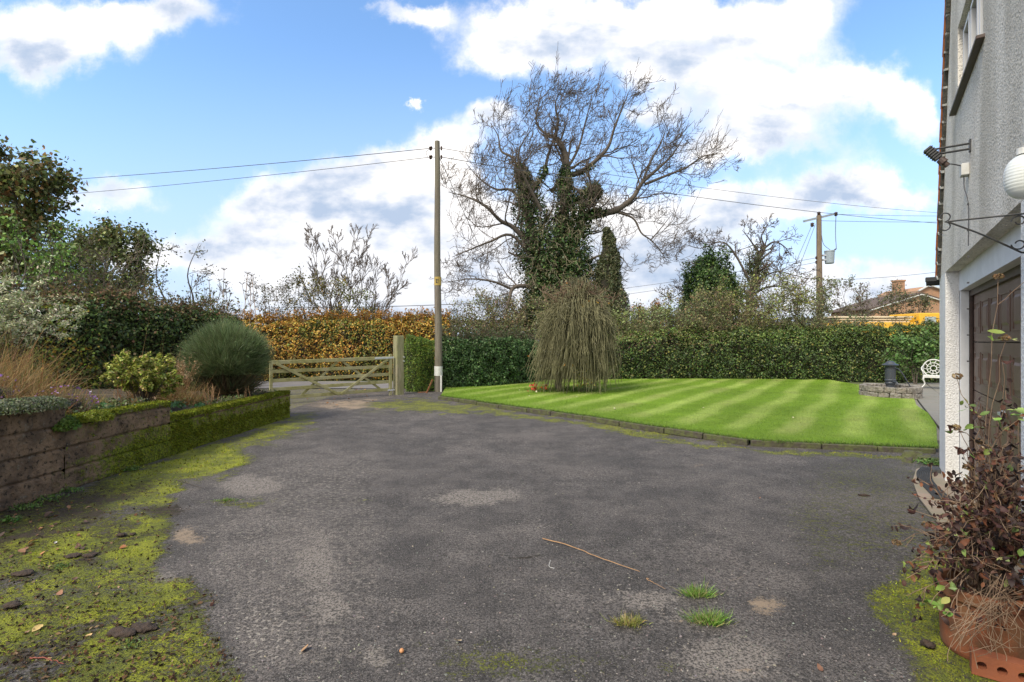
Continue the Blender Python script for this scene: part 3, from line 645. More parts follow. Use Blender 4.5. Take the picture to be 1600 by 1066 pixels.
# window
win = MB(); 
for a, b, c_, d_ in ((WT0, WT0+.06, WZ0, WZ1), (WT1-.06, WT1, WZ0, WZ1), (WT0+.06, WT1-.06, WZ0, WZ0+.06), (WT0+.06, WT1-.06, WZ1-.06, WZ1), (2.05, 2.12, WZ0+.06, WZ1-.06), (2.5, 2.57, WZ0+.06, WZ1-.06)): hbox(win, a, b, -.05, -.12, c_, d_)
window = win.build('window', M['upvc'], house, bevel=.004)
m = MB(); hbox(m, WT0+.055, WT1-.055, -.085, -.095, WZ0+.055, WZ1-.055); m.build('pane', M['glass'], window)
for a, b in ((2.125, 2.495), (WT0+.065, 2.045), (2.575, WT1-.065)):
    m = MB()
    for x0, x1, z0, z1 in ((a, a+.04, WZ0+.065, WZ1-.065), (b-.04, b, WZ0+.065, WZ1-.065), (a+.04, b-.04, WZ0+.065, WZ0+.105), (a+.04, b-.04, WZ1-.105, WZ1-.065)): hbox(m, x0, x1, -.03, -.08, z0, z1)
    m.build('casement', M['upvc'], window, bevel=.003)
m = MB(); hbox(m, 1.46, 3.06, .05, -.045, 3.822, 3.852); m.build('window_sill', M['darkframe'], house, bevel=.006)
# the steep roof slope seen edge-on: tile courses with mortar along the verge
S = np.array([1/math.hypot(1, PT), PT/math.hypot(1, PT)])      # up the slope in (t,z)
Pn = np.array([-S[1], S[0]])                                   # out of the slope (to smaller t)
L0 = np.array([-.02, 2.40]); nC = 38; cl = .178
def sl(a, b): q = L0+S*a+Pn*b; return q
def vbox(m, a0, a1, b0, b1, s0, s1, lift=0.0):
    q = [sl(a0, b0), sl(a1, b0), sl(a1, b1), sl(a0, b1+lift)]
    V = [H(x[0], s0, x[1]) for x in q]+[H(x[0], s1, x[1]) for x in q]
    return m.add(V, [(0, 1, 2, 3), (7, 6, 5, 4), (0, 4, 5, 1), (1, 5, 6, 2), (2, 6, 7, 3), (3, 7, 4, 0)])
roof = MB(); vbox(roof, -.05, nC*cl, -.16, -.028, -.01, -4.6)
roof = roof.build('roof', M['tiledark'], house)
tl = MB(); un = MB(); mo = MB()
for i in range(nC):
    j = RG.normal(0, .003); vbox(tl, i*cl-.04, (i+1)*cl-.004, -.026, -.012+j, .042+j, -4.6, lift=.030)
    vbox(un, i*cl+.012, (i+1)*cl-.014, -.15+RG.normal(0, .006), -.030, .030+RG.normal(0, .004), .003)
    vbox(mo, i*cl-.012, i*cl+.010, -.14+RG.normal(0, .02), -.030+RG.normal(0, .01), .033+RG.normal(0, .003), .004)
tl.build('roof_tiles', M['tile'], roof); un.build('verge_undercloak', M['tiledark'], roof); mo.build('verge_mortar', M['mortar'], roof)
m = MB(); m.tube([H(-.09, .12, 2.34), H(-.09, -4.4, 2.34)], .055, 10); m.box(H(-.045, .06, 2.36), (.10, .14, .05), axes=HAX); m.build('gutter', M['black'], house)
# garage threshold
V0 = [H(-.08, .14, .012), H(.1, .23, .012), H(.8, .30, .012), H(1.5, .29, .012), H(2.4, .20, .012), H(3.2, .08, .012), H(OT1+.0, -.0, .012), H(OT1, -.25, .012), H(OT0, -.25, .012), H(OT0, -.0, .012), H(-.05, -.0, .012)]
bm = bmesh.new(); f = bm.faces.new([bm.verts.new(v) for v in V0]); f.normal_update()
if f.normal.z < 0: f.normal_flip()
r_ = bmesh.ops.extrude_face_region(bm, geom=[f]); [setattr(v.co, 'z', .028) for v in r_['geom'] if isinstance(v, bmesh.types.BMVert)]
me = D.meshes.new('apron'); bm.to_mesh(me); bm.free(); tag(link('apron', me, M['apron']), kind='structure')
# drainage mat strip
root = MB(); pts = [H(-.02, .10, .04), H(.35, .17, .04), H(.8, .18, .04), H(1.25, .13, .04), H(1.5, .10, .04)]; pp = resample(pts, 24)
for j in range(9):
    off = (j-4)*.016; q = [p+np.array([NV[0], NV[1], 0])*off for p in pp]; root.tube(q, .0065, 6)
for i in range(0, 24, 1): root.bar(pp[i]+np.array([*NV, 0])*.068-[0, 0, .006], pp[i]-np.array([*NV, 0])*.068-[0, 0, .006], .006, .02)
tag(root.build('ribbed_mat', M['rubber']), 'black ribbed rubber strip lying on the concrete before the garage door', 'mat')
m = MB(); hbox(m, .02, .22, .0, .09, .0, .07); tag(m.build('drain_box', M['rubber'], bevel=.008), 'small black box at the foot of the white corner pier', 'drain')
# floodlight on two bars, junction box, cable
def hk(px, s=0.0):
    k = (px-800)/800; c0 = C0+NV*s; return (c0[1]*k-c0[0])/(.8183*k-.5748)
def hz_(t, py, s=0.0): return 1.6+(533-py)/800*(C0+NV*s+WV*t)[1]
ft = hk(1517); fz = hz_(ft, 224)
fl = empty('floodlight', H(ft, 0, fz), 'black floodlight on twin bars high on the pebbledash wall', 'floodlight')
m = MB(); m.tube([H(ft, 0, fz), H(ft, .26, fz+.0)], .009, 6); m.tube([H(ft, 0, fz-.045), H(ft, .24, fz-.045)], .009, 6); m.box(H(ft, .006, fz-.02), (.05, .012, .1), axes=HAX); m.build('bracket', M['black'], fl)
d = nrm(np.array(H(ft-.05, .05, fz-.24))-np.array(H(ft-.05, .26, fz+.02))); a_ = nrm(np.cross(d, (0, 0, 1))); ax = np.array([d, a_, np.cross(d, a_)])
c_ = np.array(H(ft-.02, .245, fz-.03)); m = MB(); m.box(c_, (.13, .06, .06), axes=ax)
for j in range(5): m.box(c_+ax[0]*(-.05+j*.022)-ax[2]*.0, (.008, .078, .072), axes=ax)
m.build('lamp_body', M['black'], fl, bevel=.006)
m = MB(); m.tube([c_+d*.075, c_+d*.12], [.03, .036], 12); m.tube([c_+d*.12, c_+d*.16], [.022, .022], 12); m.build('sensor', M['darkframe'], fl)
jb = empty('junction_box', H(ft-.1, 0, fz-.17), 'small grey junction box with thin cable running down pebbledash wall', 'junction box')
m = MB(); hbox(m, ft-.16, ft-.06, .055, .0, fz-.24, fz-.14); m.build('box', M['plate'], jb, bevel=.006)
m = MB(); m.tube(resample([H(ft-.12, .03, fz-.24), H(ft-.10, .03, fz-.34), H(ft-.03, .012, fz-.5), H(ft-.03, .012, fz-.8), H(ft-.03, .012, 2.40)], 20), .004, 5)
m.build('cable', M['wire'], jb)
for j in range(7): m = MB(); m.box(H(ft-.03, .014, fz-.5-j*.22), (.02, .014, .012), axes=HAX); m.build('cable_clip', M['wire'], jb)
m = MB()
m.tube(resample([H(ft-.1, .05, fz-.15), H(ft-.06, .13, fz-.13), H(ft-.03, .17, fz-.16)], 8), .005, 5); m.build('lamp_lead', M['wire'], jb)
# scroll bracket
bt = 4.32; bz = 1.6+193/800*(C0+WV*bt+NV*.3)[1]
def B3(s, z): return np.array(H(bt, s, z))
br = empty('hanging_basket_bracket', H(bt, 0, 2.25), 'black wrought iron scroll bracket projecting from the house wall', 'bracket')
# geometry: far tip at px 1470, root at px 1600
def s_for(px):
    k = (px-800)/800; c0 = C0+WV*bt; return (c0[0]-k*c0[1])/(k*NV[1]-NV[0])
s_tip = s_for(1474); Yt = (C0+WV*bt+NV*s_tip)[1]; ztip = 1.6+(533-347)/800*Yt
Yr = (C0+WV*bt+NV*.02)[1]; zr = ztip+.0
m = MB(); m.tube([B3(.0, zr), B3(s_tip-.02, ztip)], .005, 6)
zb = 1.6+(533-392)/800*(C0+WV*bt+NV*s_for(1590))[1]
m.tube(resample([B3(0, zb-.01), B3(.02, zb-.012), B3(.04, zb), B3(s_tip*.5, (zb+ztip)/2), B3(s_tip-.02, ztip-.002)], 16), .005, 6); m.tube([B3(.004, zr+.06), B3(.004, zb-.05)], .007, 6)
m.build('arm', M['black'], br)
for sg in (1, -1):
    m = MB(); q = []
    for i in range(22):
        an = math.pi*1.75*i/21; rr_ = .028*(1-.45*i/21); q.append(B3(s_tip-.005-rr_*math.sin(an)*1.0+.0, ztip+sg*(.028-rr_*math.cos(an))))
    m.tube(q, .0038, 6); m.build('scroll', M['black'], br)
m = MB(); q = []
for i in range(22): an = math.pi*1.9*i/21; rr_ = .03*(1-.5*i/21); q.append(B3(.035+rr_*math.cos(an), ztip-.035+rr_*math.sin(an)))
m.tube(q, .0038, 6); m.build('scroll', M['black'], br); m = MB(); q = []
for i in range(22): an = math.pi*1.9*i/21; rr_ = .03*(1-.5*i/21); q.append(B3(.035+rr_*math.cos(an), zb+.035-rr_*math.sin(an)))
m.tube(q, .0038, 6); m.build('scroll', M['black'], br)
# porch lantern on the near wall
lt = 4.62; ls = None
def s_at(px, t):
    k = (px-800)/800; c0 = C0+WV*t; return (c0[0]-k*c0[1])/(k*NV[1]-NV[0])
ls = s_at(1601, lt); c_ = C0+WV*lt+NV*ls; Yl = c_[1]; zc = 1.6+(533-276)/800*Yl; rl = 24/800*Yl
lamp = empty('porch_lamp', (c_[0], c_[1], zc), 'white ribbed glass globe lamp on the near house wall', 'wall lamp')
prof = []; hh = 35/800*Yl
for i in range(41):
    t_ = -1+2*i/40; e_ = (1-abs(t_)**2.6)**.5; prof.append((max(.001, rl*e_)*(1+.022*math.sin(i*2.2)*(abs(t_) < .62)), hh*t_))
MB().lathe(prof, (c_[0], c_[1], zc), 32).build('globe', M['lampglass'], lamp, smooth=True)
m = MB(); m.tube([(c_[0], c_[1], zc+hh), (c_[0], c_[1], zc+hh+.03)], .03, 12); m.tube([(c_[0], c_[1], zc+hh+.025), H(lt, 0, zc+hh+.025)], .008, 6); m.tube([H(lt, 0, zc+hh+.025), H(lt, .015, zc+hh+.025)], .045, 14); m.build('fitting', M['white'], lamp)

# ================================================================== RETAINING WALL AND BED
WX = lambda Y: -4.79+(Y-4.79)*.0201
def top_at(Y): return .96 if Y < 5.47 else (.765 if Y < 7.1 else .555)
mw = D.materials.new('mossy_block'); mw.use_nodes = True; nt = mw.node_tree; N = nt.nodes; L = nt.links; b = N['Principled BSDF']; b.inputs['Roughness'].default_value = .95; b.inputs['Specular IOR Level'].default_value = .2
def _mr(x, a, c, d=1.):
    n = N.new('ShaderNodeMapRange'); n.interpolation_type = 'SMOOTHSTEP'; L.new(x, n.inputs[0]); n.inputs[1].default_value = a; n.inputs[2].default_value = c; n.inputs[4].default_value = d; return n.outputs[0]
def _mx(f, a, c):
    n = N.new('ShaderNodeMix'); n.data_type = 'RGBA'; L.new(f, n.inputs[0])
    for i, v in ((6, a), (7, c)):
        if isinstance(v, tuple): n.inputs[i].default_value = (*v, 1)
        else: L.new(v, n.inputs[i])
    return n.outputs[2]
def _ns(s, d=6):
    t = N.new('ShaderNodeTexNoise'); t.inputs['Scale'].default_value = s; t.inputs['Detail'].default_value = d; t.inputs['Roughness'].default_value = .65; L.new(tc.outputs['Object'], t.inputs[0]); return t.outputs['Fac']
tc = N.new('ShaderNodeTexCoord'); at_ = N.new('ShaderNodeAttribute'); at_.attribute_name = 'Col'; sc_ = N.new('ShaderNodeSeparateColor'); L.new(at_.outputs['Color'], sc_.inputs[0])
c = _mx(_mr(_ns(5), .4, .62), (.25, .165, .105), (.13, .088, .06)); c = _mx(_mr(_ns(22, 4), .53, .64, .85), c, (.026, .022, .017)); c = _mx(_mr(_ns(11, 4), .60, .70, .6), c, (.34, .28, .21))
_a = N.new('ShaderNodeMath'); _a.operation = 'MULTIPLY_ADD'; L.new(_ns(16), _a.inputs[0]); _a.inputs[1].default_value = 1.5; L.new(sc_.outputs[0], _a.inputs[2])
mc = _mx(_mr(_ns(45, 3), .4, .6), (.20, .23, .02), (.06, .07, .014)); c = _mx(_mr(_a.outputs[0], 1.0, 1.4), c, mc)
L.new(c, b.inputs['Base Color']); bp = N.new('ShaderNodeBump'); bp.inputs['Strength'].default_value = 1; bp.inputs['Distance'].default_value = .03; L.new(_ns(24, 8), bp.inputs['Height']); L.new(bp.outputs[0], b.inputs['Normal'])
def wallmoss(P):
    Y, z = P[:, 1], P[:, 2]; t = np.array([top_at(y) for y in Y])
    a = .55*sstep(z, t-.10, t) + np.where(Y > 7.1, .36, 0) + .34*sstep(Y, 5.6, 6.6)*(z < .45) + .2*sstep(Y, 5.0, 6)+.18*(z < .3) + np.where(Y > 7.1, .15*(z < .33), 0)
    a = a-np.where((Y > 7.6) & (z > .32) & (z < .48), .35, 0)+.35*np.exp(-((Y-5.75)**2/.06+(z-.72)**2/.02))-.15*(Y < 5.3)
    return np.clip(a, 0, 1)
def wall_mesh(name, Ya, Yb, z0, z1, parent):
    ny, nz = int((Yb-Ya)/.022)+2, int((z1-z0)/.011)+2; Ys = np.linspace(Ya, Yb, ny)
    prof = [(0, z) for z in np.linspace(z0, z1, nz)]+[(x, z1) for x in np.linspace(-.04, -.22, 5)]   # front then top
    V = []
    for y in Ys:
        for x, z in prof: V.append((WX(y)+x, y, z))
    V = np.array(V); joint = np.minimum(np.abs(((V[:, 2]+.02) % .238)-.119*0), .238-((V[:, 2]+.02) % .238))
    crs = np.floor((V[:, 2]+.02)/.238); jv = (V[:, 1]+crs*.22+fbm(np.c_[crs, crs*0], 1.7)*0) % .445; jv = np.minimum(jv, .445-jv)
    front = np.arange(len(prof)) < nz; fr = np.tile(front, ny)
    dep = np.where(fr, .030*np.exp(-(joint/.011)**2)+.010*np.exp(-(jv/.016)**2), 0)
    row = (fbm(np.c_[crs*3.7, np.floor((V[:, 1]+crs*.22)/.445)], 1.3, 1, 40)-.5)*.014
    V[:, 0] += -dep+np.where(fr, row+(fbm(V, 7, 4, 6)-.5)*.045, 0); V[:, 2] += np.where(fr & (V[:, 2] < z1-.01), 0, (fbm(V, 6, 3, 7)-.5)*.035)
    k = len(prof); I = np.arange(len(V)).reshape(ny, k); F = np.stack([I[:-1, :-1], I[:-1, 1:], I[1:, 1:], I[1:, :-1]], -1).reshape(-1, 4)
    cm = wallmoss(V)[:, None]
    # end caps
    fl = [list(map(tuple, [])),]
    e1 = [(WX(Yb)+x, Yb+.0, z) for x, z in ((0, z0), (-.22, z0), (-.22, z1), (0, z1))]; e0 = [(WX(Ya)+x, Ya, z) for x, z in ((0, z0), (0, z1), (-.22, z1), (-.22, z0))]
    V = np.vstack([V, e1, e0]); n0 = ny*k; F = np.vstack([F, [[n0, n0+1, n0+2, n0+3], [n0+4, n0+5, n0+6, n0+7]]]); cm = np.vstack([cm, np.full((8, 1), .6)])
    return npmesh(name, V, F, mw, parent, cols=np.repeat(cm, 3, 1), smooth=True)
rw = empty('retaining_wall', (WX(7), 7, 0), 'weathered concrete block retaining wall stepping down along the drive, coated in moss', 'wall')
wall_mesh('block_section', 3.4, 5.47, -.03, .96, rw); wall_mesh('block_section', 5.47, 7.1, -.03, .765, rw); wall_mesh('block_section', 7.1, 10.75, -.03, .555, rw)
# return wall at the far end
m = MB(); 
for i in range(5):
    for j in range(3): m.box((WX(10.75)-.22-.22-i*.445, 10.65, .07+j*.19), (.435, .2, .182))
m.build('return_wall', mw, rw, bevel=.01)
# moss blades on the wall face and cushions on its top
n = 60000; Y = RG.uniform(3.6, 10.75, n); t = np.array([top_at(y) for y in Y]); z = t*RG.random(n)**.7; tp = RG.random(n) < .3
P = np.c_[WX(Y)+np.where(tp, RG.uniform(-.2, .01, n), .008), Y, np.where(tp, t-.003, z)]; k = wallmoss(P)+(fbm(P, 15, 3, 3)-.5)*2.0+RG.normal(0, .1, n) > np.where(tp, .5, .82); P = P[k]; tp = tp[k]; n = len(P)
c = pal([(.17, .20, .02), (.10, .13, .014), (.24, .25, .03), (.07, .06, .02)], [4, 3, 2, 1], n)
blades('moss', P, np.c_[np.where(tp, 0, .7), np.zeros(n), np.where(tp, 1, -.2)]+RG.normal(0, .5, (n, 3)), RG.uniform(.014, .032, n), .012, M['moss'], rw, cols=c, segs=1)['kind'] = 'stuff'
def bed_z(X, Y):
    t = np.vectorize(lambda y: top_at(y)-.05)(Y); back = np.clip((WX(Y)-.2-X)/4, 0, 1)
    return t*(1-back*.0)+back*.12+(fbm(np.c_[X.ravel(), Y.ravel()], 1.5, 4, 3).reshape(X.shape)-.5)*.10
V, F = grid(np.linspace(-14, -4.93, 90), np.r_[np.linspace(-2, 4, 10), np.linspace(4.1, 10.6, 90)], bed_z); V[:, 0] += 0
k = V[:, 0] > -4.95; V[k, 0] = WX(V[k, 1])-.16
tag(npmesh('flower_bed_soil', V, F, M['soil'], smooth=True), kind='structure')

def spot(px, py, Y, z): return np.array([(px-800)/800*Y, Y, z])
def bedp(X, Y): return np.array([X, Y, float(bed_z(np.array([[X]]), np.array([[Y]]))[0, 0])])
# dry grass in the bed (uncountable)
n = 60000; X = RG.uniform(-9.2, -5.02, n); Y = RG.uniform(3.9, 9.0, n); k = (fbm(np.c_[X, Y], 1.1, 3, 15)+RG.normal(0, .07, n) > .44+.10*(Y > 7.2)) & (X < -5.05-.25*(Y > 7.3)) & ~((np.hypot(X+5.62, Y-7.75) < .7)); X, Y = X[k], Y[k]; n = len(X)
P = np.c_[X, Y, bed_z(X[:, None], Y[:, None])[:, 0]-.02]
c = pal([(.33, .22, .10), (.42, .30, .15), (.22, .13, .06), (.13, .15, .04), (.30, .12, .05)], [4, 3, 2, 2, 1], n)
hh = RG.uniform(.25, .85, n)*np.clip((-4.85-X)/1.2, .3, 1.15)
tag(blades('dry_grass', P, np.c_[RG.normal(0, .38, (n, 2)), np.ones(n)], hh, .007, M['drygrass'], cols=c, bend=.38, segs=3), 'tangle of tan and russet dead grass stalks filling the raised bed', 'grass', kind='stuff')
# low green herbs along the bed edge
n = 16000; X = WX(0)+.15-RG.gamma(2, .35, n); Y = RG.uniform(4, 10.6, n); P = np.c_[X-.08, Y, bed_z(X[:, None], Y[:, None])[:, 0]+RG.uniform(0, .1, n)]; k = (fbm(P[:, :2], 2.4, 3, 19)+RG.normal(0, .05, n) > .5); P = P[k]; n = len(P)
c = pal([(.09, .13, .03), (.14, .17, .06), (.17, .20, .12), (.06, .09, .02), (.20, .15, .08)], [3, 3, 2, 2, 2], n)
tag(leaves('ground_cover', P, np.array([[0, 0, 1.]]), .035, M['leaf'], cols=c), 'low grey green weeds and creeping herbs behind the wall top', 'ground cover', kind='stuff')
# grey-green cushion spilling over the tallest wall section
def cushion(name, cx, cy, cz, rx, ry, rz_, n, size, cols, w, label, cat, group=None, blade=False):
    d = nrm(RG.normal(0, 1, (n, 3))); d[:, 2] = np.abs(d[:, 2])*.9-.25; P = np.array([cx, cy, cz])+d*np.array([rx, ry, rz_])*(1-np.abs(RG.normal(0, .12, (n, 1))))
    P += d*((fbm(P, 6, 3, 5)-.5)*.16)[:, None]; c = pal(cols, w, n)
    root = empty(name, (cx, cy, cz-rz_*.2), label, cat, group)
    if blade: blades('foliage', P-d*size*.5, d+RG.normal(0, .35, d.shape), size, size*.16, M['leaf'], root, cols=c, segs=1)
    else: leaves('foliage', P, d, size, M['leaf'], root, c, .5, .9)
    k = MB(); prof = [(.001, .8), (.5, .66), (.78, .3), (.8, 0), (.6, -.2), (.001, -.25)]; k.lathe([(r*1, z) for r, z in prof], n=14)
    V = np.array(k.v)*np.array([rx, ry, rz_])*.72+np.array([cx, cy, cz-.02]); k.v = [tuple(v) for v in V]; k.build('stems', M['core'], root, smooth=True)
    return root
grey = [(.15, .17, .10), (.10, .12, .06), (.21, .22, .15), (.12, .16, .05)]
cushion('cushion_plant', -4.86, 4.15, .95, .30, .62, .16, 6000, .022, grey, [3, 3, 2, 2], 'grey green cushion plant draped over the tallest part of the wall, at the frame edge', 'plant')
cushion('cushion_plant', -4.84, 5.05, .95, .26, .52, .15, 6000, .022, grey, [3, 3, 2, 2], 'grey green cushion plant ending at the first step of the wall', 'plant')
cushion('moss_cushion', -4.78, 5.85, .72, .15, .26, .14, 6000, .016, [(.20, .24, .02), (.14, .18, .015), (.27, .29, .03)], [3, 2, 2], 'bright yellow green moss cushion hanging over the second wall section', 'moss')
cushion('fern_clump', -4.80, 5.5, .70, .16, .15, .15, 1300, .045, [(.12, .20, .04), (.08, .13, .02)], [2, 1], 'fresh green leafy clump growing from the step in the wall', 'plant')
for i, (x, y, sx, lab) in enumerate(((-5.25, 6.0, .3, 'purple heather clump beside the yellow green shrub'), (-5.45, 5.35, .24, 'small heather clump with few purple flowers among the dry grass'))):
    p = bedp(x, y); r_ = cushion('heather', x, y, p[2]+.1, sx, sx, .2, 2600, .02, [(.10, .09, .05), (.16, .07, .12), (.07, .10, .03)], [3, 2, 2], lab, 'plant', blade=True)
    n = 110; d = nrm(RG.normal(0, 1, (n, 3))); d[:, 2] = abs(d[:, 2]); P = p+[0, 0, .1]+d*[sx*1.05, sx*1.05, .24]; k = RG.random(n) < (.9 if i == 0 else .4)
    leaves('flowers', P[k], d[k], .022, M['leaf'], r_, pal([(.26, .13, .33), (.40, .30, .46)], [2, 1], k.sum(), .15), .9)

# yellow-green shrub
def shrub(name, p, H_, W_, label, palc, palw, leaf, nst=14, per=26, lv=2, cat='shrub', group=None, rosette=True, wig=.12, ang=(25, 60), m=None, up=.05, lean=(0, 0)):
    root = empty(name, p, label, cat, group); out = [[] for _ in range(lv+1)]
    for i in range(nst):
        a = RG.uniform(0, 2*math.pi); sp = RG.uniform(.2, 1)*W_/H_*.55
        grow(out, np.array(p)+[RG.normal(0, .04), RG.normal(0, .04), -.02], (math.cos(a)*sp+lean[0], math.sin(a)*sp+lean[1], 1), H_*RG.uniform(.6, .8), .012*H_, 0, lv, dict(wig=wig, trop=[(0, 0, up)], nch=[5, 4], ang=ang, ratio=.5, rr=.6, seg=5, minr=.003, start=.35))
    tubes('stems', [x for l in out for x in l], m or M['twig'], root, 4)
    Q = []; 
    for P, _ in out[lv]: Q.append(P[-1]); Q.append(P[-2])
    for P, _ in out[lv-1]: Q.append(P[-1])
    Q = np.array(Q); Q = np.repeat(Q, per, 0)
    if rosette: d = nrm(RG.normal(0, 1, Q.shape)+[0, 0, .5]); Q = Q+d*leaf*.55
    else: d = RG.normal(0, 1, Q.shape); Q = Q+RG.normal(0, leaf*1.3, Q.shape)
    c = pal(palc, palw, len(Q)); leaves('foliage', Q, d*.3+[0, 0, .8], leaf, M['leaf'], root, c, .38 if rosette else .6)
    return root
yg = [(.38, .40, .07), (.26, .32, .05), (.52, .50, .16), (.13, .18, .03), (.50, .36, .16)]
shrub('pieris_shrub', bedp(-5.62, 7.75), .98, 1.25, 'yellow green leafy shrub with bare lower stems beside the round broom', yg, [4, 4, 2, 3, 1], .05, 22, 20, 2, lean=(.12, 0))
# round broom
bp_ = bedp(-5.45, 9.85); bc = bp_+[0, 0, .70]; root = empty('broom_shrub', bp_, 'large round grey green broom bush with fine upright rush-like twigs', 'shrub')
n = 34000; d = nrm(RG.normal(0, 1, (n, 3))); d[:, 2] = np.abs(d[:, 2])*1.35-.62; d = nrm(d)
lp = (fbm(d*1.0+5, 3.2, 3, 50)-.5)*.62+(fbm(d*1.0+9, 1.3, 2, 52)-.5)*.45; rr = (.86+lp)*RG.uniform(.55, 1, n)**.5
P = bc+d*np.array([.86, .80, .80])*rr[:, None]*.74+RG.normal(0, .02, (n, 3)); k = P[:, 2] > bp_[2]+.05; P, d, lp = P[k], d[k], lp[k]; n = len(P)
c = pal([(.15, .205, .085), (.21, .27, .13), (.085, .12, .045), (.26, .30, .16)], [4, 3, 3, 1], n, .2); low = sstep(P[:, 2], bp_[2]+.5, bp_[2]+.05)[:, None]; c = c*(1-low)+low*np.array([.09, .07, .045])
blades('foliage', P, d*[.8, .8, .5]+[0, 0, .75]+RG.normal(0, .22, (n, 3)), RG.uniform(.16, .34, n), .0065, M['leaf'], root, cols=c, bend=.16, segs=2)
k = MB(); k.lathe([(.001, .45), (.3, .35), (.42, .1), (.30, -.2), (.001, -.34)], tuple(bc), 20); k.build('inner_stems', M['core'], root, smooth=True)
n = 2600; a = RG.uniform(0, 6.283, n); q0 = bp_+np.c_[np.cos(a)*.10, np.sin(a)*.10, np.zeros(n)]*RG.uniform(.2, 2.6, (n, 1)); blades('lower_twigs', q0, np.c_[np.cos(a)*RG.uniform(.2, 1.3, n), np.sin(a)*RG.uniform(.2, 1.3, n), np.ones(n)], RG.uniform(.3, .75, n), .012, M['drygrass'], root, cols=pal([(.10, .08, .05), (.16, .12, .07), (.08, .11, .05)], [3, 2, 2], n), bend=.2, segs=2)
# brown dead plume in front of the broom, cut stems in the soil
def stalks(name, p, n, h, spr, label, cat, cols=(.30, .18, .09), r=.006, heads=0, group=None, hm=None):
    root = empty(name, p, label, cat, group); out = [[], [], []]
    for i in range(n): grow(out, np.array(p)+[RG.normal(0, spr*.3), RG.normal(0, spr*.3), -.02], (RG.normal(0, spr), RG.normal(0, spr), 1), h*RG.uniform(.6, 1), r, 0, 1, dict(wig=.06, trop=[(0, 0, .02)], nch=[3], ang=(15, 45), ratio=.35, rr=.7, seg=5, minr=.0025, start=.4))
    tubes('stems', out[0]+out[1], hm or M['stick'], root, 4)
    if heads:
        Q = np.array([P[-1] for P, _ in out[1]+out[0]]); Q = np.repeat(Q, heads, 0)+RG.normal(0, .02, (len(Q)*heads, 3)); leaves('seed_heads', Q, None, .022, M['leaf'], root, pal([cols], [1], len(Q)), .5)
    return root
stalks('dead_plume', bedp(-5.75, 8.9), 26, .75, .14, 'pale brown feathery dead plume between yellow green shrub and broom', 'plant', (.38, .26, .15), .004, 9)
stalks('cut_stems', bedp(-5.02, 8.55), 9, .42, .16, 'fan of pale cut brown stems standing in bare soil before the broom', 'plant', r=.008)
stalks('cut_stems', bedp(-4.99, 9.5), 5, .26, .12, 'short pair of brown stubs nearer the far end of the bed', 'plant', r=.006)
stalks('dead_weed', bedp(-5.2, 10.35), 6, .5, .2, 'thin dry weed stalks at the far corner of the bed by the gate', 'plant', r=.004, heads=4)
for i, (x, y, s_, lab) in enumerate(((-5.08, 6.35, .10, 'bluish green weed rosette on the wall top below the heather'), (-5.25, 8.0, .12, 'fresh green weed rosette in the soil behind the mossy low wall'), (-5.05, 7.45, .08, 'small green weed at the second step of the wall'), (-5.0, 8.2, .07, 'tiny leafy weed on the low wall edge'))):
    n = 90; d = nrm(RG.normal(0, 1, (n, 3))); d[:, 2] = abs(d[:, 2])*.6; tag(leaves('weed', bedp(x, y)+[0, 0, .04]+d*s_, d+[0, 0, .7], .055, M['leaf'], cols=pal([(.08, .20, .06), (.12, .22, .10)], [1, 1], n), aspect=.5), lab, 'weed')

# ================================================================== GATE
G0, G1 = np.array([-6.05, 12.85]), np.array([-3.52, 15.2]); gd = (G1-G0); GL = np.linalg.norm(gd); gd /= GL; gn = np.array([gd[1], -gd[0]])   # gn towards camera
def G(s, z, o=0): p = G0+gd*s+gn*o; return np.array([p[0], p[1], z])
gate = empty('field_gate', G(0, 0), 'weathered greenish wooden five bar field gate closing the drive', 'gate')
gax = np.array([[gd[0], gd[1], 0], [gn[0], gn[1], 0], [0, 0, 1.]])
def gbar(nm, s0, z0, s1, z1, w, t, o=0, m_=None, par=None):
    a, b_ = G(s0, z0, o), G(s1, z1, o); MB().bar(a, b_, w, t, up=(0, 0, 1)).build(nm, m_ or M['gatewood'], par or gate, bevel=.006)
gbar('top_rail', .02, 1.06, GL-.12, 1.10, .095, .07)
for z in (.83, .60, .38, .155): gbar('rail', .02, z, GL-.14, z+.02, .088, .030)
MB().box(G(GL-.10, .60), (.085, .07, 1.22), axes=gax).build('hinge_stile', M['gatewood'], gate, bevel=.006)
MB().box(G(.0, .60), (.07, .06, 1.04), axes=gax).build('latch_stile', M['gatewood'], gate, bevel=.006)
mid = GL*.52
gbar('brace', .12, 1.03, mid-.02, .13, .07, .024, .028); gbar('brace', GL-.2, 1.06, mid+.02, .13, .07, .024, .028)
gbar('brace', mid-.06, 1.03, .75, .17, .065, .022, -.028); gbar('brace', mid+.10, 1.03, GL-.35, .15, .065, .022, -.028)
gbar('strap_hinge', GL-.62, 1.10, GL-.0, 1.11, .055, .085, 0, M['galv']); gbar('strap_hinge', GL-.2, .15, GL+.02, .15, .045, .08, 0, M['galv'])
gp0 = G(GL+.17, 0); post = empty('gate_post', gp0, 'thick square weathered oak gate post topped by two bolts, at the hinge end', 'post')
post['label'] = 'thick square weathered wooden gate post between gate and hedge'
m = MB(); m.box(gp0+[0, 0, .87], (.24, .24, 1.78), axes=gax); m.build('shaft', M['postwood'], post, bevel=.02)
m = MB(); m.tube([G(GL+.17+.10, 1.12, .12), G(GL+.17+.10, 1.12, .16)], .02, 8); m.build('bolt', M['galv'], post); m = MB(); m.tube([G(GL+.17+.10, 1.0, .12), G(GL+.17+.10, 1.0, .15)], .02, 8); m.build('bolt', M['galv'], post)
